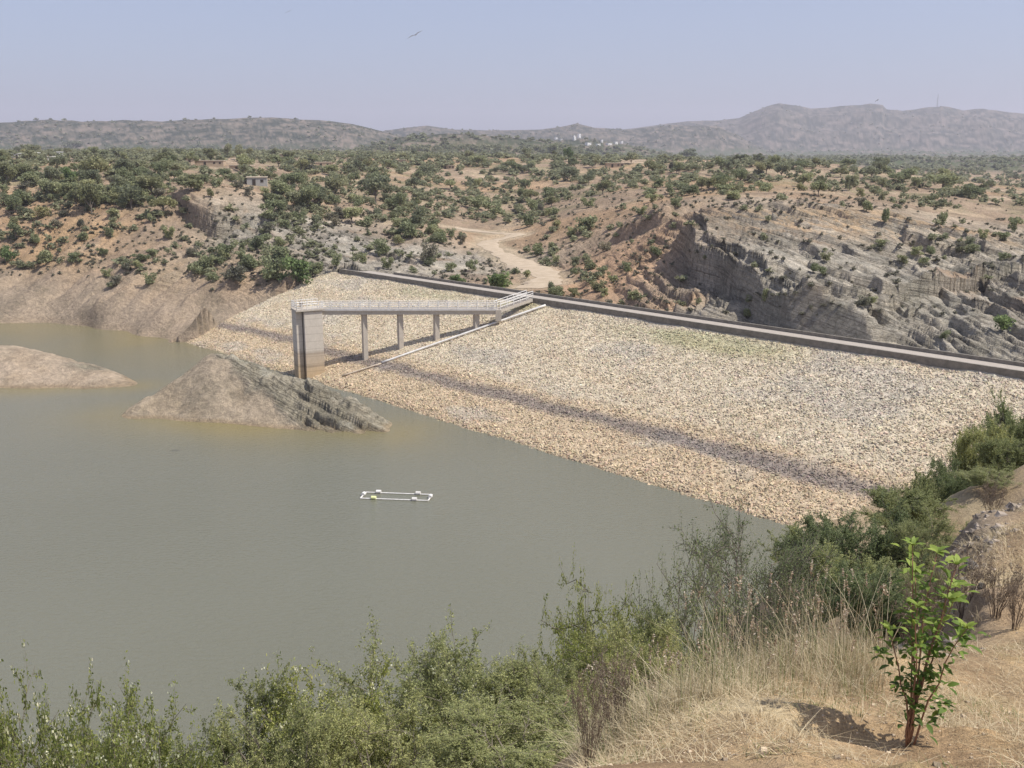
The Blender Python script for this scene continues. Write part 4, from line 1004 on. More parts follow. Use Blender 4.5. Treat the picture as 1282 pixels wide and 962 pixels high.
# low ground scrub between, and woods towards the far hills
for k in range(2600):
    a = math.radians(R2.uniform(-30, 30)); r = math.exp(R2.uniform(math.log(300), math.log(1900))); x, y = r * math.sin(a), r * math.cos(a)
    if float(fbm(np.array([x / 30]), np.array([y / 60]), 3, 711)[0]) < -0.12 + (0.2 if r < 600 else -0.3): continue
    it.append((x, y, float(hz(x, y)), R2.uniform(1.2, 2.6) if r < 500 else R2.uniform(2.4, 5.0), R2.uniform(1.1, 2.0)))
half = len(it) // 2
mass('distant_scrub', it, 'leafd', SHL, 'scattered green scrub and woods covering the plateau towards the far hills')
dots = []
for k in range(5200):
    a = math.radians(R2.uniform(-30, 30)); r = math.exp(R2.uniform(math.log(1050), math.log(5200))); x, y = r * math.sin(a), r * math.cos(a)
    n_ = float(fbm(np.array([x / 120]), np.array([y / 120]), 3, 721)[0]); 
    if n_ < -0.25: continue
    dots.append((x, y, float(hz(x, y)), R2.uniform(3.0, 6.0) * (1 if r < 2500 else 1.4), R2.uniform(1.2, 1.9)))
lowc = [(V[:96], F[:24], c[:96]) for V, F, c in [crown(24, shrub_lobes(np.random.RandomState(i), 4), 0.55, i) for i in range(5)]]
mass('hillside_scrub', dots, 'leafd', lowc, 'sparse dark bushes dotted over the far hazy hills')
# low weeds on the nearer slopes
wd_ = []
for k in range(9000):
    px = R2.uniform(0, 1282); py = R2.uniform(235, 400)
    if dens(px, py) <= 0: continue
    if px < 250 and py > 350: continue
    if R2.random() > (0.12 if px < 835 else 0.03) + dens(px, py): continue
    wd_.append((px, py))
items = []
for px, py in wd_[:2600]:
    a, b, c = ray(px, py); zz = EYE + c / b * DD; xx = a / b * DD; m = np.nonzero(hz(xx, DD) >= zz)[0]
    if len(m) and m[0] > 0: d_ = DD[m[0]]; items.append((a / b * d_, d_, float(hz(a / b * d_, d_)), R2.uniform(0.25, 0.8), R2.uniform(1.0, 1.8)))
mass('low_weeds', items, 'leafgrey', SHL, 'low dusty weeds and tufts on the rocky slopes')

# ------------------------------------------------------------------ houses on the plateau and the white village
def house(px, py, wpx, hpx, kind, label, rz=0, extra=None, group=None, D=None):
    q = cast(hz, px, py, 150) if D is None else None
    if q is None: q = atd(px, py, D or 800)
    d = q[1]; wd = wpx / FPX * d; h = hpx / FPX * d; dep = max(3.0, wd * 0.6)
    z0 = float(hz(q[0], q[1])) if D is None else q[2]
    wm, rm_ = {'mud': ('mud', 'roofc'), 'grey': ('greywall', 'roofc'), 'white': ('whitewall', 'whitewall')}[kind]
    t = thing({'mud': 'mud_house', 'grey': 'block_house', 'white': 'white_house'}[kind], label, 'house', (q[0], q[1], z0), rz, group)
    b = MB(); b.box((0, dep / 2, h / 2 - 0.6), (wd, dep, h + 1.2)); b.build('wall', M[wm], t)
    b = MB(); b.box((0, dep / 2, h + 0.13), (wd + 0.4, dep + 0.4, 0.22)); b.build('roof', M[rm_], t)
    b = MB(); b.box((-wd * 0.15, -0.03, min(2.0, h * 0.8) / 2), (0.9, 0.08, min(2.0, h * 0.8))); b.build('door', M['darkwood'], t)
    if wd > 4:
        for k in ((0.25,) if wd < 7 else (0.18, 0.38)):
            b = MB(); b.box((wd * k, -0.03, h * 0.6), (0.8, 0.08, 0.7)); b.build('window', M['darkwood'], t)
    if extra == 'dome':
        b = MB(); r = wd * 0.3; b.tube([(0, dep / 2, h + 0.2 + r * math.sin(i * math.pi / 12)) for i in range(0, 7)], [max(0.05, r * math.cos(i * math.pi / 12)) for i in range(0, 7)], 14)
        b.build('dome', M['whitewall'], t, smooth=True)
    return t
G1 = 'mud houses on the left plateau'
house(322, 233, 24, 10, 'grey', 'long grey walled house with flat roof among trees right of the tan ledge', 0.2, group=G1)
house(262, 208, 34, 6, 'mud', 'long low mud house with pale flat roof left of centre plateau', 0.1, group=G1)
house(300, 213, 26, 5, 'mud', 'low mud house with pale roof just right of the long low one', -0.1, group=G1)
house(355, 203, 9, 9, 'mud', 'small square mud tower house on the left plateau', 0.1, group=G1)
house(405, 210, 20, 6, 'mud', 'tan mud house below the purple grey tree', 0.15, group=G1)
house(432, 216, 12, 7, 'mud', 'small reddish mud house with pale flat roof at left centre', -0.2, group=G1)
house(240, 203, 16, 5, 'mud', 'small tan mud house at the left of the flat roof cluster', 0, group=G1)
house(500, 206, 16, 5, 'mud', 'low tan mud house below the grey middle hill', 0, group=G1)
house(560, 212, 18, 4, 'mud', 'thin pale mud house at the centre of the plateau', 0, group=G1)
house(770, 210, 22, 5, 'mud', 'long pale mud house below the white village', 0, group=G1)
G2 = 'white houses at the far left'
for px, py, wq, hq, lb in ((24,199,16,6,'wide white house at the far left edge under dark trees'),(44,198,12,6,'second white house from the left edge'),(68,203,14,6,'brightest white house at far left'),(76,198,7,7,'small tall white house at right of the far left group')):
    house(px, py, wq, hq, 'white', lb, 0.5, group=G2)
G3 = 'white village below the far hills'
for i, (px, py, wq, hq, lb, ex) in enumerate(((697,175,6,4,'tiny leftmost white house of the far village',None),(703,176,5,3,'tiny white house second from left in the far village',None),(720,176,7,7,'white domed building standing highest in the far village','dome'),(726,173,6,8,'tall bright white house beside the domed building',None),
    (738,182,12,5,'long pinkish white house at the left of the lower village row',None),(750,183,10,4,'low white house in the middle of the lower village row',None),(754,179,5,6,'white square tower house above the lower village row',None),(764,182,12,4,'long white house right of the square tower house',None),
    (772,181,8,5,'pale house near the right end of the village row',None),(779,180,5,5,'small bright white house at the right end of the far village',None))):
    house(px, py, wq * 0.6, hq * 0.6, 'white', lb, 0.75 + 0.05 * (i % 3), ex, G3)
b = MB(); q = atd(1173, 136, 4800); z0 = float(hz(q[0], q[1]))
for k in range(3):
    a = k * 2.09; b.tube([(3 * math.cos(a), 3 * math.sin(a), -8), (0.6 * math.cos(a), 0.6 * math.sin(a), 58)], 0.7, 5)
for k in range(7): b.tube([(2.6 - k * .3, 0, k * 8), (-1.3 + k * .15, 2.2 - k * .27, k * 8 + 3), (-1.3 + k * .15, -2.2 + k * .27, k * 8)], 0.4, 4)
tag(b.build('radio_mast', M['steel'], loc=(q[0], q[1], z0)), 'thin radio mast on the crest of the right hand mountain', 'mast')

# ------------------------------------------------------------------ birds
def bird(px, py, d, span, roll, label):
    V = [(0, .30, 0), (.05, .12, .02), (.05, -.15, .02), (0, -.42, .0), (-.05, -.15, .02), (-.05, .12, .02), (.13, -.5, 0), (-.13, -.5, 0), (0, 0, .05), (0, 0, -.06)]
    F = [(0, 1, 8), (1, 2, 8), (2, 3, 8), (3, 4, 8), (4, 5, 8), (5, 0, 8), (1, 0, 9), (2, 1, 9), (3, 2, 9), (4, 3, 9), (5, 4, 9), (0, 5, 9), (3, 6, 2), (3, 4, 7)]
    for s in (1, -1):
        n = len(V); h = span / 2
        V += [(s * .04, .12, .02), (s * h * .45, .17, .09), (s * h, -.02, .05), (s * h * .97, -.12, .05), (s * h * .8, -.16, .06), (s * h * .45, -.14, .07), (s * .04, -.14, .02), (s * h * .4, .02, .11)]
        F += [(n, n + 1, n + 7), (n + 1, n + 2, n + 7), (n + 2, n + 3, n + 7), (n + 3, n + 4, n + 7), (n + 4, n + 5, n + 7), (n + 5, n + 6, n + 7), (n + 6, n, n + 7), (n, n + 6, n + 5, n + 1)]
    q = atd(px, py, d); o = link('bird', mesh('bird', V, F, M['bird'])); o.location = q; o.rotation_euler = (math.radians(8), roll, math.radians(12))
    tag(o, label, 'bird', 'birds gliding in the sky')
bird(520, 44, 105, 1.75, -math.radians(27), 'larger dark kite gliding with tilted wings left of centre in the sky')
bird(361, 15, 210, 1.6, -math.radians(25), 'tiny distant bird near the top of the sky left of the larger one')
bird(1098, 126, 330, 1.5, -math.radians(35), 'faint small bird low over the crest of the right hand mountain')

# ------------------------------------------------------------------ foreground bushes
def bush_template(seed, h=3.0, spread=1.3, stems=9, subs=9, twigs=7, leaves=26, leaf=0.045, droop=0.0, tw=0.012, upright=0.5):
    rg = np.random.RandomState(seed); sb = MB(); pts = []; tb = []
    for i in range(stems):
        a = 6.283 * i / stems + rg.uniform(-.4, .4); out = rg.uniform(0.25, 1.0) * spread; hh = h * rg.uniform(0.8, 1.0) * (1.0 - 0.22 * (out / spread) ** 2)
        P = [np.array([0.08 * math.cos(a), 0.08 * math.sin(a), -0.3])]
        for k in range(1, 6):
            f_ = k / 5; P.append(np.array([math.cos(a) * out * f_ ** 0.9, math.sin(a) * out * f_ ** 0.9, hh * f_ ** 0.85]) + rg.normal(0, 0.05, 3) * h * 0.4)
        sb.tube(P, list(np.linspace(tw * 2.2, tw * 0.5, 6)), 5)
        for j in range(subs):
            f_ = (0.25 + 0.75 * rg.rand() ** 0.7) * 5; k = min(int(f_), 4); q0 = P[k] + (P[k+1] - P[k]) * (f_ - k)
            a2 = a + rg.uniform(-1.9, 1.9); L = h * rg.uniform(0.14, 0.30); up = rg.uniform(0.0, 1.0) * upright * 2
            d_ = np.array([math.cos(a2), math.sin(a2), up]); d_ /= np.linalg.norm(d_); q1 = q0 + d_ * L * 0.55 + rg.normal(0, .03, 3) * h * .3; q2 = q1 + (d_ + np.array([0, 0, -.1]) + rg.normal(0, .25, 3)) * L * 0.45
            sb.tube([q0, q1, q2], [tw * 0.6, tw * 0.4, tw * 0.22], 4)
            for t_ in range(twigs):
                g = rg.uniform(0.15, 1); qq = q0 + (q1 - q0) * min(1, g * 2) if g < 0.5 else q1 + (q2 - q1) * (g - .5) * 2
                dd = d_ * 0.6 + rg.normal(0, 0.6, 3) + np.array([0, 0, 0.25 * upright]); dd /= np.linalg.norm(dd); l2 = h * rg.uniform(0.05, 0.12)
                e_ = qq + dd * l2; tb.append((qq, e_))
                if leaves:
                    u_ = rg.uniform(0.1, 1.08, leaves)[:, None]; pts.append(qq + (e_ - qq) * u_ + rg.normal(0, l2 * 0.10, (leaves, 3)))
    for qq, e_ in tb: sb.tube([qq, e_], [tw * 0.28, tw * 0.15], 3)
    if not leaves: return sb, None, None, None, np.array([e for _, e in tb])
    P = np.concatenate(pts); P = P[P[:, 2] > 0.03]
    V, F, c = leaf_quads(P, leaf, rg, 2.6, droop)
    return sb, V, F, c, np.array([e for _, e in tb])
BT = {}
def bt(key, leafmat, flowers=0, **kw):
    sb, V, F, c, tips = bush_template(**kw)
    d = {'h': kw.get('h', 3.0), 'w': 2 * kw.get('spread', 1.3) + 0.3 * kw.get('h', 3.0) / 3, 'stem': mesh('stems', sb.v, sb.f, M['bark'] if 'dead' not in key else M['dead'])}
    if V is not None: d['leaf'] = mesh('foliage', V, F, M[leafmat], c)
    if flowers:
        rg = np.random.RandomState(kw['seed'] + 1); top_ = tips[tips[:, 2] > 0.45 * d['h']]; k = rg.randint(0, len(top_), flowers // 7)
        P = np.repeat(top_[k], 7, 0) + rg.normal(0, 0.022, (len(k) * 7, 3)); V, F, c = leaf_quads(P, 0.032, rg, 1.1); d['flower'] = mesh('flowers', V, F, M['flower'], c)
    BT[key] = d
bt('feather1', 'feather', seed=1, stems=15, subs=13, twigs=11, leaves=34, leaf=0.046)
bt('feather2', 'feather', seed=2, stems=16, subs=13, twigs=11, leaves=32, leaf=0.044, spread=1.6, upright=0.7)
bt('deep1', 'feather', seed=3, stems=17, subs=14, twigs=11, leaves=34, leaf=0.062, spread=1.7, upright=0.35)
bt('deep2', 'featherd', seed=4, stems=16, subs=14, twigs=11, leaves=34, leaf=0.062, spread=1.9)
bt('light1', 'featherl', seed=5, stems=11, subs=11, twigs=9, leaves=26, leaf=0.046, spread=1.5, upright=0.1)
bt('flower1', 'featherl', flowers=4200, seed=6, stems=14, subs=12, twigs=10, leaves=28, leaf=0.048, spread=1.4)
bt('flower2', 'feather', flowers=900, seed=7, stems=15, subs=13, twigs=11, leaves=32, leaf=0.046, spread=1.4, upright=0.8)
bt('thorn', 'featherd', seed=8, stems=14, subs=10, twigs=9, leaves=13, leaf=0.038, spread=1.2, upright=0.9, tw=0.013)
bt('dead', 'dead', seed=9, h=1.0, stems=16, subs=8, twigs=6, leaves=5, leaf=0.03, spread=0.6, upright=0.8, tw=0.005)
def bush(key, px, ytop, wpx, d, label, name='bush', sink=0.0, cat='bush', group=None, maxh=7):
    q = atd(px, ytop, d); z0 = float(hn(q[0], q[1])) - 0.05; h = min(max(q[2] - z0, 0.5), maxh)
    t = thing(name, label, cat, (q[0], q[1], max(z0, q[2] - h)), rnd.uniform(0, 6.28), group)
    D_ = BT[key]; wdt = wpx / FPX * d; sxy = wdt / D_['w']; t.scale = (sxy, sxy, h / D_['h'] * 1.0)
    link('stems', D_['stem'], t)
    if 'leaf' in D_: link('foliage', D_['leaf'], t)
    if 'flower' in D_: link('flowers', D_['flower'], t)
    return t
GB = 'bushes on the near bank'
for a in (
 ('flower1', 35, 872, 200, 6.3, 'leftmost bush with cream flowers at the bottom left corner'),
 ('flower1', 165, 915, 240, 6.0, 'low cream flowered bush second from the bottom left corner'),
 ('flower1', 100, 935, 260, 5.4, 'lowest cream flowered bush spilling over the bottom edge'),
 ('feather1', 245, 935, 180, 7.0, 'small green bush between the cream flowered ones and the dark mass'),
 ('feather1', 325, 880, 230, 7.0, 'grey green feathery bush with tiny red tips at lower left'),
 ('flower1', 425, 862, 240, 7.4, 'feathery green bush left of the tallest white flecked bush'),
 ('flower2', 545, 828, 260, 7.6, 'tallest feathery bush with white flecks at bottom centre'),
 ('feather2', 480, 915, 300, 6.2, 'dense low feathery bush in front at the bottom centre'),
 ('flower2', 620, 862, 230, 7.0, 'feathery bush just right of the tallest white flecked bush'),
 ('feather2', 680, 845, 190, 7.2, 'green bush standing over the corner of the dry ground edge'),
 ('feather1', 640, 905, 240, 5.8, 'low green bush at the bottom left of the dry grass'),
 ('feather2', 350, 925, 280, 6.0, 'low grey green bush on the bottom edge left of centre'),
 ('light1', 745, 716, 150, 9.6, 'pale green spreading bush standing clear over the water'),
 ('light1', 768, 775, 190, 8.4, 'soft light green bush below the spreading one'),
 ('feather2', 800, 800, 190, 7.6, 'green bush behind the pale dry grass'),
 ('thorn', 868, 700, 150, 11.5, 'thin sparse bush between the pale spreading bush and the dark thorny one'),
 ('feather1', 855, 775, 150, 9.5, 'small green bush at the foot of the thin sparse bush'),
 ('thorn', 948, 660, 190, 14, 'dark open thorny bush with bare stems against the water'),
 ('deep1', 1015, 668, 110, 24, 'dark green bush at the tip of the bank by the stony dam edge'),
 ('deep2', 1075, 648, 170, 22, 'big dense dark green bush right of the thorny bush'),
 ('deep1', 1070, 700, 170, 17, 'dense green bush below the big dark one behind the grass'),
 ('deep1', 1135, 618, 120, 27, 'dense dark green bush high on the bank below the pale boulders'),
 ('feather2', 1165, 650, 120, 21, 'green bush at the left foot of the eroded rock scarp'),
 ('deep1', 1150, 606, 90, 33, 'dark green bush just below the small dark boulder at the dam edge'),
 ('deep2', 1203, 583, 100, 34, 'wide dark green bush beside the pale boulders'),
 ('deep1', 1268, 553, 100, 32, 'dark green bush on the brow at the right edge above the bare slope'),
 ('deep2', 1105, 715, 150, 12, 'low dark green bush behind the tall dry grass heads'),
 ('feather2', 1165, 715, 90, 10.5, 'soft green bush right behind the sapling top'),
 ('deep1', 1232, 540, 95, 36, 'rounded dark green bush above the pale boulders'),
 ('deep2', 1275, 512, 100, 38, 'dark green bush cut by the right edge of the photo'),
 ('feather2', 1240, 590, 80, 28, 'low dark green bush above the bare slope at right'),
 ('thorn', 985, 720, 120, 13, 'bare stemmed thorn bush rising through the tall dry grass'),
 ): bush(*a, group=GB)
for a in (('dead', 1255, 705, 70, 7.6, 'brown dead scrub at the right edge beyond the sapling'),('dead', 1215, 690, 60, 8.4, 'brown dead scrub under the eroded scarp behind the sapling'),('dead', 770, 862, 70, 4.4, 'pale twiggy dead weed at the left end of the dry grass'),
          ('dead', 738, 905, 60, 3.8, 'dark twiggy weed on the edge at the bottom left of the dry ground'),('dead', 1180, 700, 50, 8.0, 'small dead shrub left of the scarp foot'),('dead', 1275, 745, 50, 7.2, 'low dead tuft on the right edge of the ground'),('dead',1245,600,40,19,'small brown shrub on the bare slope at right'),('dead',1150,735,60,7.0,'dull brown scrub directly behind the top of the sapling')):
    bush(*a, name='dead_shrub', cat='dead shrub', maxh=1.0)

# ------------------------------------------------------------------ boulders
def boulder(px, py, wpx, d, label, seed):
    q = atd(px, py, d); bm = bmesh.new(); bmesh.ops.create_icosphere(bm, subdivisions=4, radius=1)
    for v in bm.verts:
        c = np.array(v.co); o_ = seed * 7.3
        n_ = float(fbm(np.array([c[0] * 1.1 + o_]), np.array([c[1] * 1.1 + c[2] * 1.7]), 3, seed)[0])
        cell = float(_h(np.array([round(c[0] * 1.6 + o_)]), np.array([round(c[1] * 1.6 + c[2] * 2.3)]), seed)[0])
        v.co = Vector(c * (1 + 0.45 * n_ + 0.14 * cell)); v.co.z *= 0.7
    me = bpy.data.meshes.new('boulder'); bm.to_mesh(me); bm.free(); me.materials.append(M['rock'])
    o = link('boulder', me); s_ = wpx / FPX * d / 2 * 0.8; z0 = float(hn(q[0], q[1])); 
    o.location = (q[0], q[1], min(q[2], z0 + s_ * 0.9) if q[2] > z0 else z0 + s_ * 0.2); o.scale = (s_, s_ * 0.9, s_); o.rotation_euler = (0.2 * seed, 0.1 * seed, seed)
    tag(o, label, 'boulder', 'boulders on the near bank'); return o
for i, a in enumerate(((1175,585,20,30,'pale boulder at the top left of the bush line by the dam face'),(1190,577,16,30.5,'grey boulder just right of the pale one by the dam face'),(1150,598,14,30,'small dark boulder at the left end of the boulder row'),(1263,523,12,37,'dark boulder between the two upper bushes at right'),
    (1222,648,20,10.5,'pale rock on top of the eroded scarp'),(1214,668,26,9.8,'large pale rock in the middle of the eroded scarp'),(1203,690,22,9,'rough grey rock at the foot of the scarp'),(1228,630,14,12,'small pale stone at the upper end of the scarp'),(1232,700,12,8.3,'small grey stone right of the scarp foot'),(1208,610,12,15,'small white stone under the tall dead stalk'))):
    boulder(*a, seed=i + 1)

# ------------------------------------------------------------------ the sapling
def sapling():
    q = cast(hn, 1137, 934, 2.0, 12, 600); z0 = q[2]; rg = np.random.RandomState(77)
    t = thing('sapling', 'small young tree with glossy bright green leaves planted in the dry soil at right', 'sapling', (q[0], q[1], z0))
    S = 0.0026 * 1.30 * q[1] / 3.75      # metres per photo pixel at the sapling
    tips = [(-5, 250, 60), (22, 246, 40), (48, 238, 10), (60, 170, -30), (-38, 150, 20), (-20, 200, -40), (35, 200, -10), (10, 215, 70), (62, 205, 30)]
    V, F, C_ = [], [], []
    def leaf(p, d_, L, c):
        d_ = d_ / np.linalg.norm(d_); sd = np.cross(d_, [0, 0, 1]) + rg.normal(0, .25, 3); sd /= np.linalg.norm(sd); up = np.cross(sd, d_)
        Wd = L * 0.23; n = len(V)
        for f_, w_, bend in ((0, .08, 0), (.22, .8, .03), (.5, 1, .02), (.8, .55, -.06), (1, .02, -.16)):
            m_ = p + d_ * L * f_ + up * L * bend
            V.extend([m_ - sd * Wd * w_ + up * Wd * .22 * w_, m_, m_ + sd * Wd * w_ + up * Wd * .22 * w_]); C_.extend([c, c * 0.9, c])
        for k in range(4):
            a = n + k * 3; F.extend([(a, a + 1, a + 4, a + 3), (a + 1, a + 2, a + 5, a + 4)])
    for i, (dx, dz, dy) in enumerate(tips):
        b = MB(); P = []; base = np.array([rg.uniform(-.015, .015), rg.uniform(-.015, .015), -0.04]); tip = np.array([dx * S * 0.82, dy * S * 0.6, dz * S])
        for k in range(8):
            f_ = k / 7; c = base + (tip - base) * f_; c[:2] = base[:2] + (tip - base)[:2] * f_ ** 1.5; P.append(c + rg.normal(0, 0.005, 3) * (k > 0))
        b.tube(P, list(np.linspace(0.0055, 0.0018, 8)), 7); b.build('stem', M['stem'], t, smooth=True)
        whole = 56
        for k in range(whole):
            f_ = 7 * (0.16 + 0.84 * rg.rand() ** 0.65); 
            if 0.42 * 7 < f_ < 0.52 * 7 and rg.rand() < .6: continue
            j = min(int(f_), 6); c = P[j] + (P[j+1] - P[j]) * (f_ - j)
            a = rg.uniform(0, 6.28); el = rg.uniform(-0.35, 0.9); d_ = np.array([math.cos(a) * math.cos(el), math.sin(a) * math.cos(el), math.sin(el)])
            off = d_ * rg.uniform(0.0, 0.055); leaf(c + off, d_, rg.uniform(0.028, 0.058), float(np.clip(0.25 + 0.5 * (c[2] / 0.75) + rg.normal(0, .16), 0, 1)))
        for k in range(7): 
            a = k * 0.9 + rg.uniform(-.3, .3); leaf(P[-1], np.array([math.cos(a), math.sin(a), rg.uniform(0.1, 1.0)]), rg.uniform(0.045, 0.068), float(rg.uniform(.6, 1)))
    for (bx, bz, n_) in ((-48, 128, 16), (58, 150, 18), (40, 60, 20), (-15, 75, 22), (20, 90, 20), (30, 45, 14)):
        for k in range(n_):
            a = rg.uniform(0, 6.28); c = np.array([bx * S, 0, bz * S]) + rg.normal(0, .022, 3); leaf(c, np.array([math.cos(a), math.sin(a), rg.uniform(-.4, .8)]), rg.uniform(.03, .06), float(rg.uniform(.1, .8)))
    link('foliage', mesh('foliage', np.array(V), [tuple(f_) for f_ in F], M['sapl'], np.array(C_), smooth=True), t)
sapling()

# ------------------------------------------------------------------ grass
def blades(name, roots, hts, mk, label, lean=0.35, wd=0.006, seed=1, segs=3, heads=False):
    rg = np.random.RandomState(seed); n = len(roots); a = rg.uniform(0, 6.28, n); ln = rg.uniform(0.05, 1, n) ** 1.5 * lean * 2
    sd = np.stack([np.cos(a + 1.2), np.sin(a + 1.2), 0 * a], 1); dr_ = np.stack([np.cos(a), np.sin(a), 0 * a], 1); V = []
    for k in range(segs + 1):
        f_ = k / segs; c = roots + dr_ * (hts * ln * f_ ** 1.8)[:, None] + np.array([0, 0, 1]) * (hts * (f_ - 0.25 * ln * f_ ** 2))[:, None]
        w_ = wd * (1 - 0.85 * f_) * rg.uniform(.7, 1.4, n)[:, None] if k == 0 else wd * (1 - 0.85 * f_)
        V += [c - sd * w_ / 2, c + sd * w_ / 2]
    V = np.stack(V, 1); k = 2 * (segs + 1); F = np.concatenate([np.stack([np.arange(n) * k + 2 * j, np.arange(n) * k + 2 * j + 1, np.arange(n) * k + 2 * j + 3, np.arange(n) * k + 2 * j + 2], 1) for j in range(segs)])
    tips = V[:, -1]; o = link(name, mesh(name, V.reshape(-1, 3), F, M[mk], np.repeat(rg.uniform(0, 1, n), k))); tag(o, label, kind='stuff')
    return tips
rg = np.random.RandomState(5)
def scatter(n, f_):
    out = []
    while len(out) < n:
        px, py, d = f_(); q = atd(px, py, d); out.append((q[0], q[1], float(hn(q[0], q[1])) - 0.01))
    return np.array(out)
def edge_band():
    t = rg.rand(); px = 735 + 365 * t + rg.normal(0, 12); base_y = 935 - 80 * t ** 0.6 - rg.rand() ** 0.75 * 95; d = float(np.interp(base_y, [760, 850, 960], [6.4, 4.8, 3.4])); return px, base_y, d
r1 = scatter(17000, edge_band); pn = fbm(r1[:, 0] / 0.22, r1[:, 1] / 0.22, 3, 821); r1 = r1[pn > rg.uniform(-0.5, 0.25, len(r1))]
blades('dry_grass', r1, rg.uniform(0.05, 0.40, len(r1)) * rg.uniform(.25, 1, len(r1)) * (0.75 + 0.5 * fbm(r1[:, 0] / 0.4, r1[:, 1] / 0.4, 2, 823)), 'dry', 'straw coloured dry grass along the edge of the near ground', 0.9, 0.0032, 2)
r2 = scatter(1100, edge_band); tl = rg.uniform(0.1, 0.42, len(r2)) * (0.35 + 0.65 * rg.rand(len(r2)))
blades('green_grass', r2, tl, 'greeng', 'tall thin green and yellow grass blades along the bank edge', 0.3, 0.004, 3)
def tallband():
    k = rg.rand(); px = rg.uniform(880, 1110) if k < .62 else rg.uniform(740, 900); y_ = rg.uniform(790, 845) if k < .62 else rg.uniform(825, 870); d = float(np.interp(y_, [780, 850, 880], [6.0, 4.9, 4.4])); return px, y_, d
r3 = scatter(420, tallband); hts = rg.uniform(0.25, 0.66, len(r3)) * np.where(r3[:, 0] > 1.0, 1.0, 0.6)
tips = blades('tall_stalks', r3, hts, 'dry', 'tall bending dry grass stalks above the bank edge', 0.4, 0.005, 4, 5)
sel = tips[rg.rand(len(tips)) < 0.42]; P = np.repeat(sel, 26, 0); kk = np.tile(np.linspace(0, 1, 26), len(sel)); dirn = np.repeat(rg.normal(0, .3, (len(sel), 3)), 26, 0)
P = P - np.array([0, 0, 1]) * (kk * 0.075)[:, None] + dirn * (kk * 0.06)[:, None] + rg.normal(0, .0035, P.shape)
V, F, c = leaf_quads(P, 0.014, rg, 2.2); tag(link('seed_heads', mesh('seed_heads', V, F, M['seed'], c)), 'feathery brown and white seed heads on the tall grass', kind='stuff')
# loose rock along the scarp
k_ = rg.uniform(0, len(RIM) - 1.001, 1100); i_ = k_.astype(int); RP = np.array(RIM); rc = RP[i_] + (RP[i_ + 1] - RP[i_]) * (k_ - i_)[:, None] + rg.normal(0, 0.28, (1100, 2)) * (0.6 + 0.25 * k_[:, None])
sz = rg.uniform(0.010, 0.032, 1100) * (1 + 1.6 * rg.rand(1100) ** 6) * (0.8 + 0.2 * k_)
PV = (ico[None] * rg.uniform(.55, 1.35, (1100, 8, 3)) * np.array([1, 1, .6])) * sz[:, None, None] + np.stack([rc[:, 0], rc[:, 1], hn(rc[:, 0], rc[:, 1])], 1)[:, None]
cc_ = np.array([0.27, 0.225, 0.18]) * np.exp(rg.normal(0, .3, 1100))[:, None]
tag(link('scarp_rubble', mesh('scarp_rubble', PV.reshape(-1, 3), (np.arange(1100)[:, None, None] * 8 + icf[None]).reshape(-1, 4), M['stone'], np.repeat(cc_, 8, 0))), 'broken grey rubble along the eroded scarp', kind='stuff')
def ground_all(): 
    y_ = 780 + 185 * rg.rand(); px = rg.uniform(730, 1300); d = float(np.interp(y_, [760, 850, 960], [7.2, 4.9, 3.4])); return px, y_, d
r4 = scatter(26000, ground_all); nn_ = fbm(r4[:, 0] / 0.35, r4[:, 1] / 0.35, 3, 801); spd = np.hypot(r4[:, 0] - sp[0], r4[:, 1] - sp[1]); r4 = r4[(nn_ > rg.uniform(-0.4, 0.3, len(r4))) & (spd > 0.3 + 0.3 * rg.rand(len(r4)))]
blades('straw_litter', r4, rg.uniform(0.02, 0.085, len(r4)), 'dry', 'short straw litter lying over the bare ground', 2.2, 0.0035, 6, 2)
r5 = scatter(5000, ground_all); nn_ = fbm(r5[:, 0] / 0.5, r5[:, 1] / 0.5, 3, 805); r5 = r5[nn_ > 0.12]
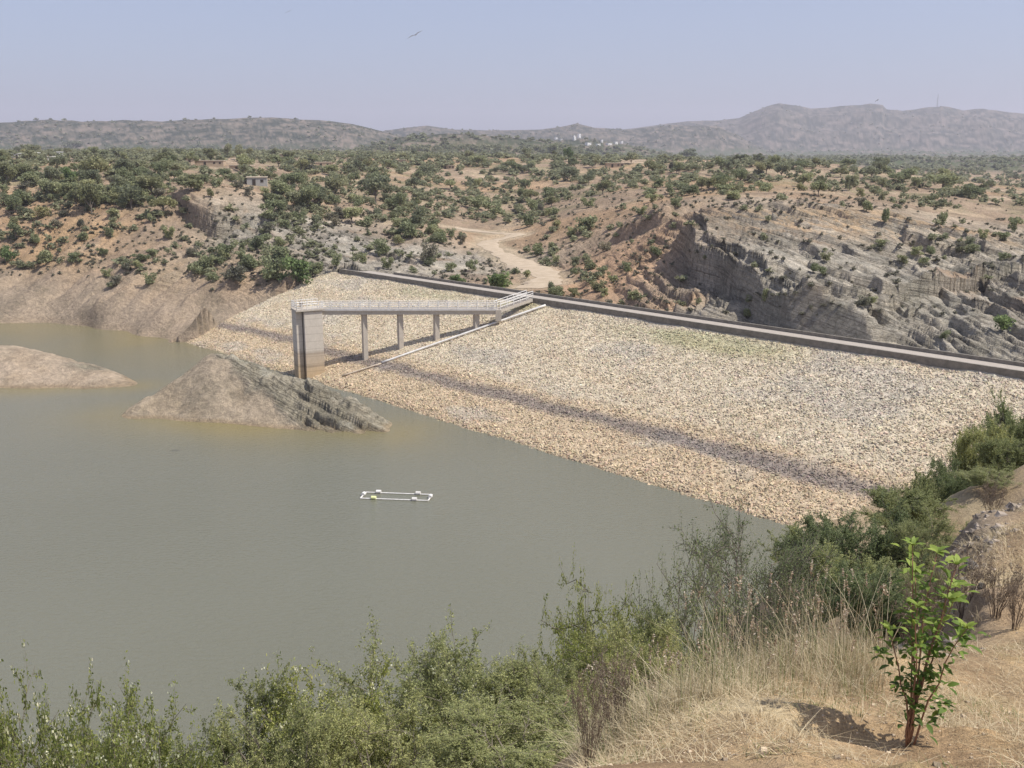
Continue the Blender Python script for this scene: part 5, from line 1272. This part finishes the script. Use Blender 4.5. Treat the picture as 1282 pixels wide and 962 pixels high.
blades('short_grass', r5, rg.uniform(0.02, 0.06, len(r5)), 'greeng', 'short green tufts sprouting from the bare ground', 0.8, 0.004, 7, 2)
def upper(): 
    y_ = 600 + 175 * rg.rand(); px = rg.uniform(1205, 1300); d = float(np.interp(y_, [560, 620, 690, 770], [24, 14.5, 10.2, 7.0])); return px, y_, d
r6 = scatter(9000, upper); nn_ = fbm(r6[:, 0] / 0.7, r6[:, 1] / 0.7, 3, 811); r6 = r6[nn_ > -0.1]
blades('slope_straw', r6, rg.uniform(0.04, 0.16, len(r6)), 'dry', 'dry straw grass on the bare slope at the right edge', 1.2, 0.007, 8, 2)
# loose clods and pebbles
n = 900; r7 = scatter(n, ground_all); sz = rg.uniform(0.002, 0.007, n) * (1 + 2.0 * rg.rand(n) ** 12)
PV = (ico[None] * rg.uniform(.6, 1.3, (n, 8, 3))) * sz[:, None, None] + r7[:, None] + np.array([0, 0, .01])
cc_ = np.array([0.42, 0.33, 0.23]) * np.exp(rg.normal(0, .3, n))[:, None]
tag(link('pebbles', mesh('pebbles', PV.reshape(-1, 3), (np.arange(n)[:, None, None] * 8 + icf[None]).reshape(-1, 4), M['stone'], np.repeat(cc_, 8, 0))), 'small clods and pebbles on the bare ground', kind='stuff')

# ------------------------------------------------------------------ haze: even air round everything
hb = MB(); hb.box((0, 4000, 200), (16000, 12600, 480)) ; hz_o = hb.build('haze', None if False else bpy.data.materials.new('haze_air'))
hm = hz_o.data.materials[0]; hm.use_nodes = True; ht = hm.node_tree; ht.nodes.remove(ht.nodes['Principled BSDF'])
pv = ht.nodes.new('ShaderNodeVolumePrincipled'); pv.inputs['Color'].default_value = (0.92, 0.89, 0.98, 1); pv.inputs['Density'].default_value = HAZE; pv.inputs['Anisotropy'].default_value = 0.1
ht.links.new(pv.outputs[0], ht.nodes['Material Output'].inputs['Volume'])
tag(hz_o, kind='stuff')
print('shrubs', len(SPS) + len(allS), 'trees', len(SPT) + len(allT), 'rest', len(rest), 'dup labels', sum(v - 1 for v in seen.values() if v > 1))
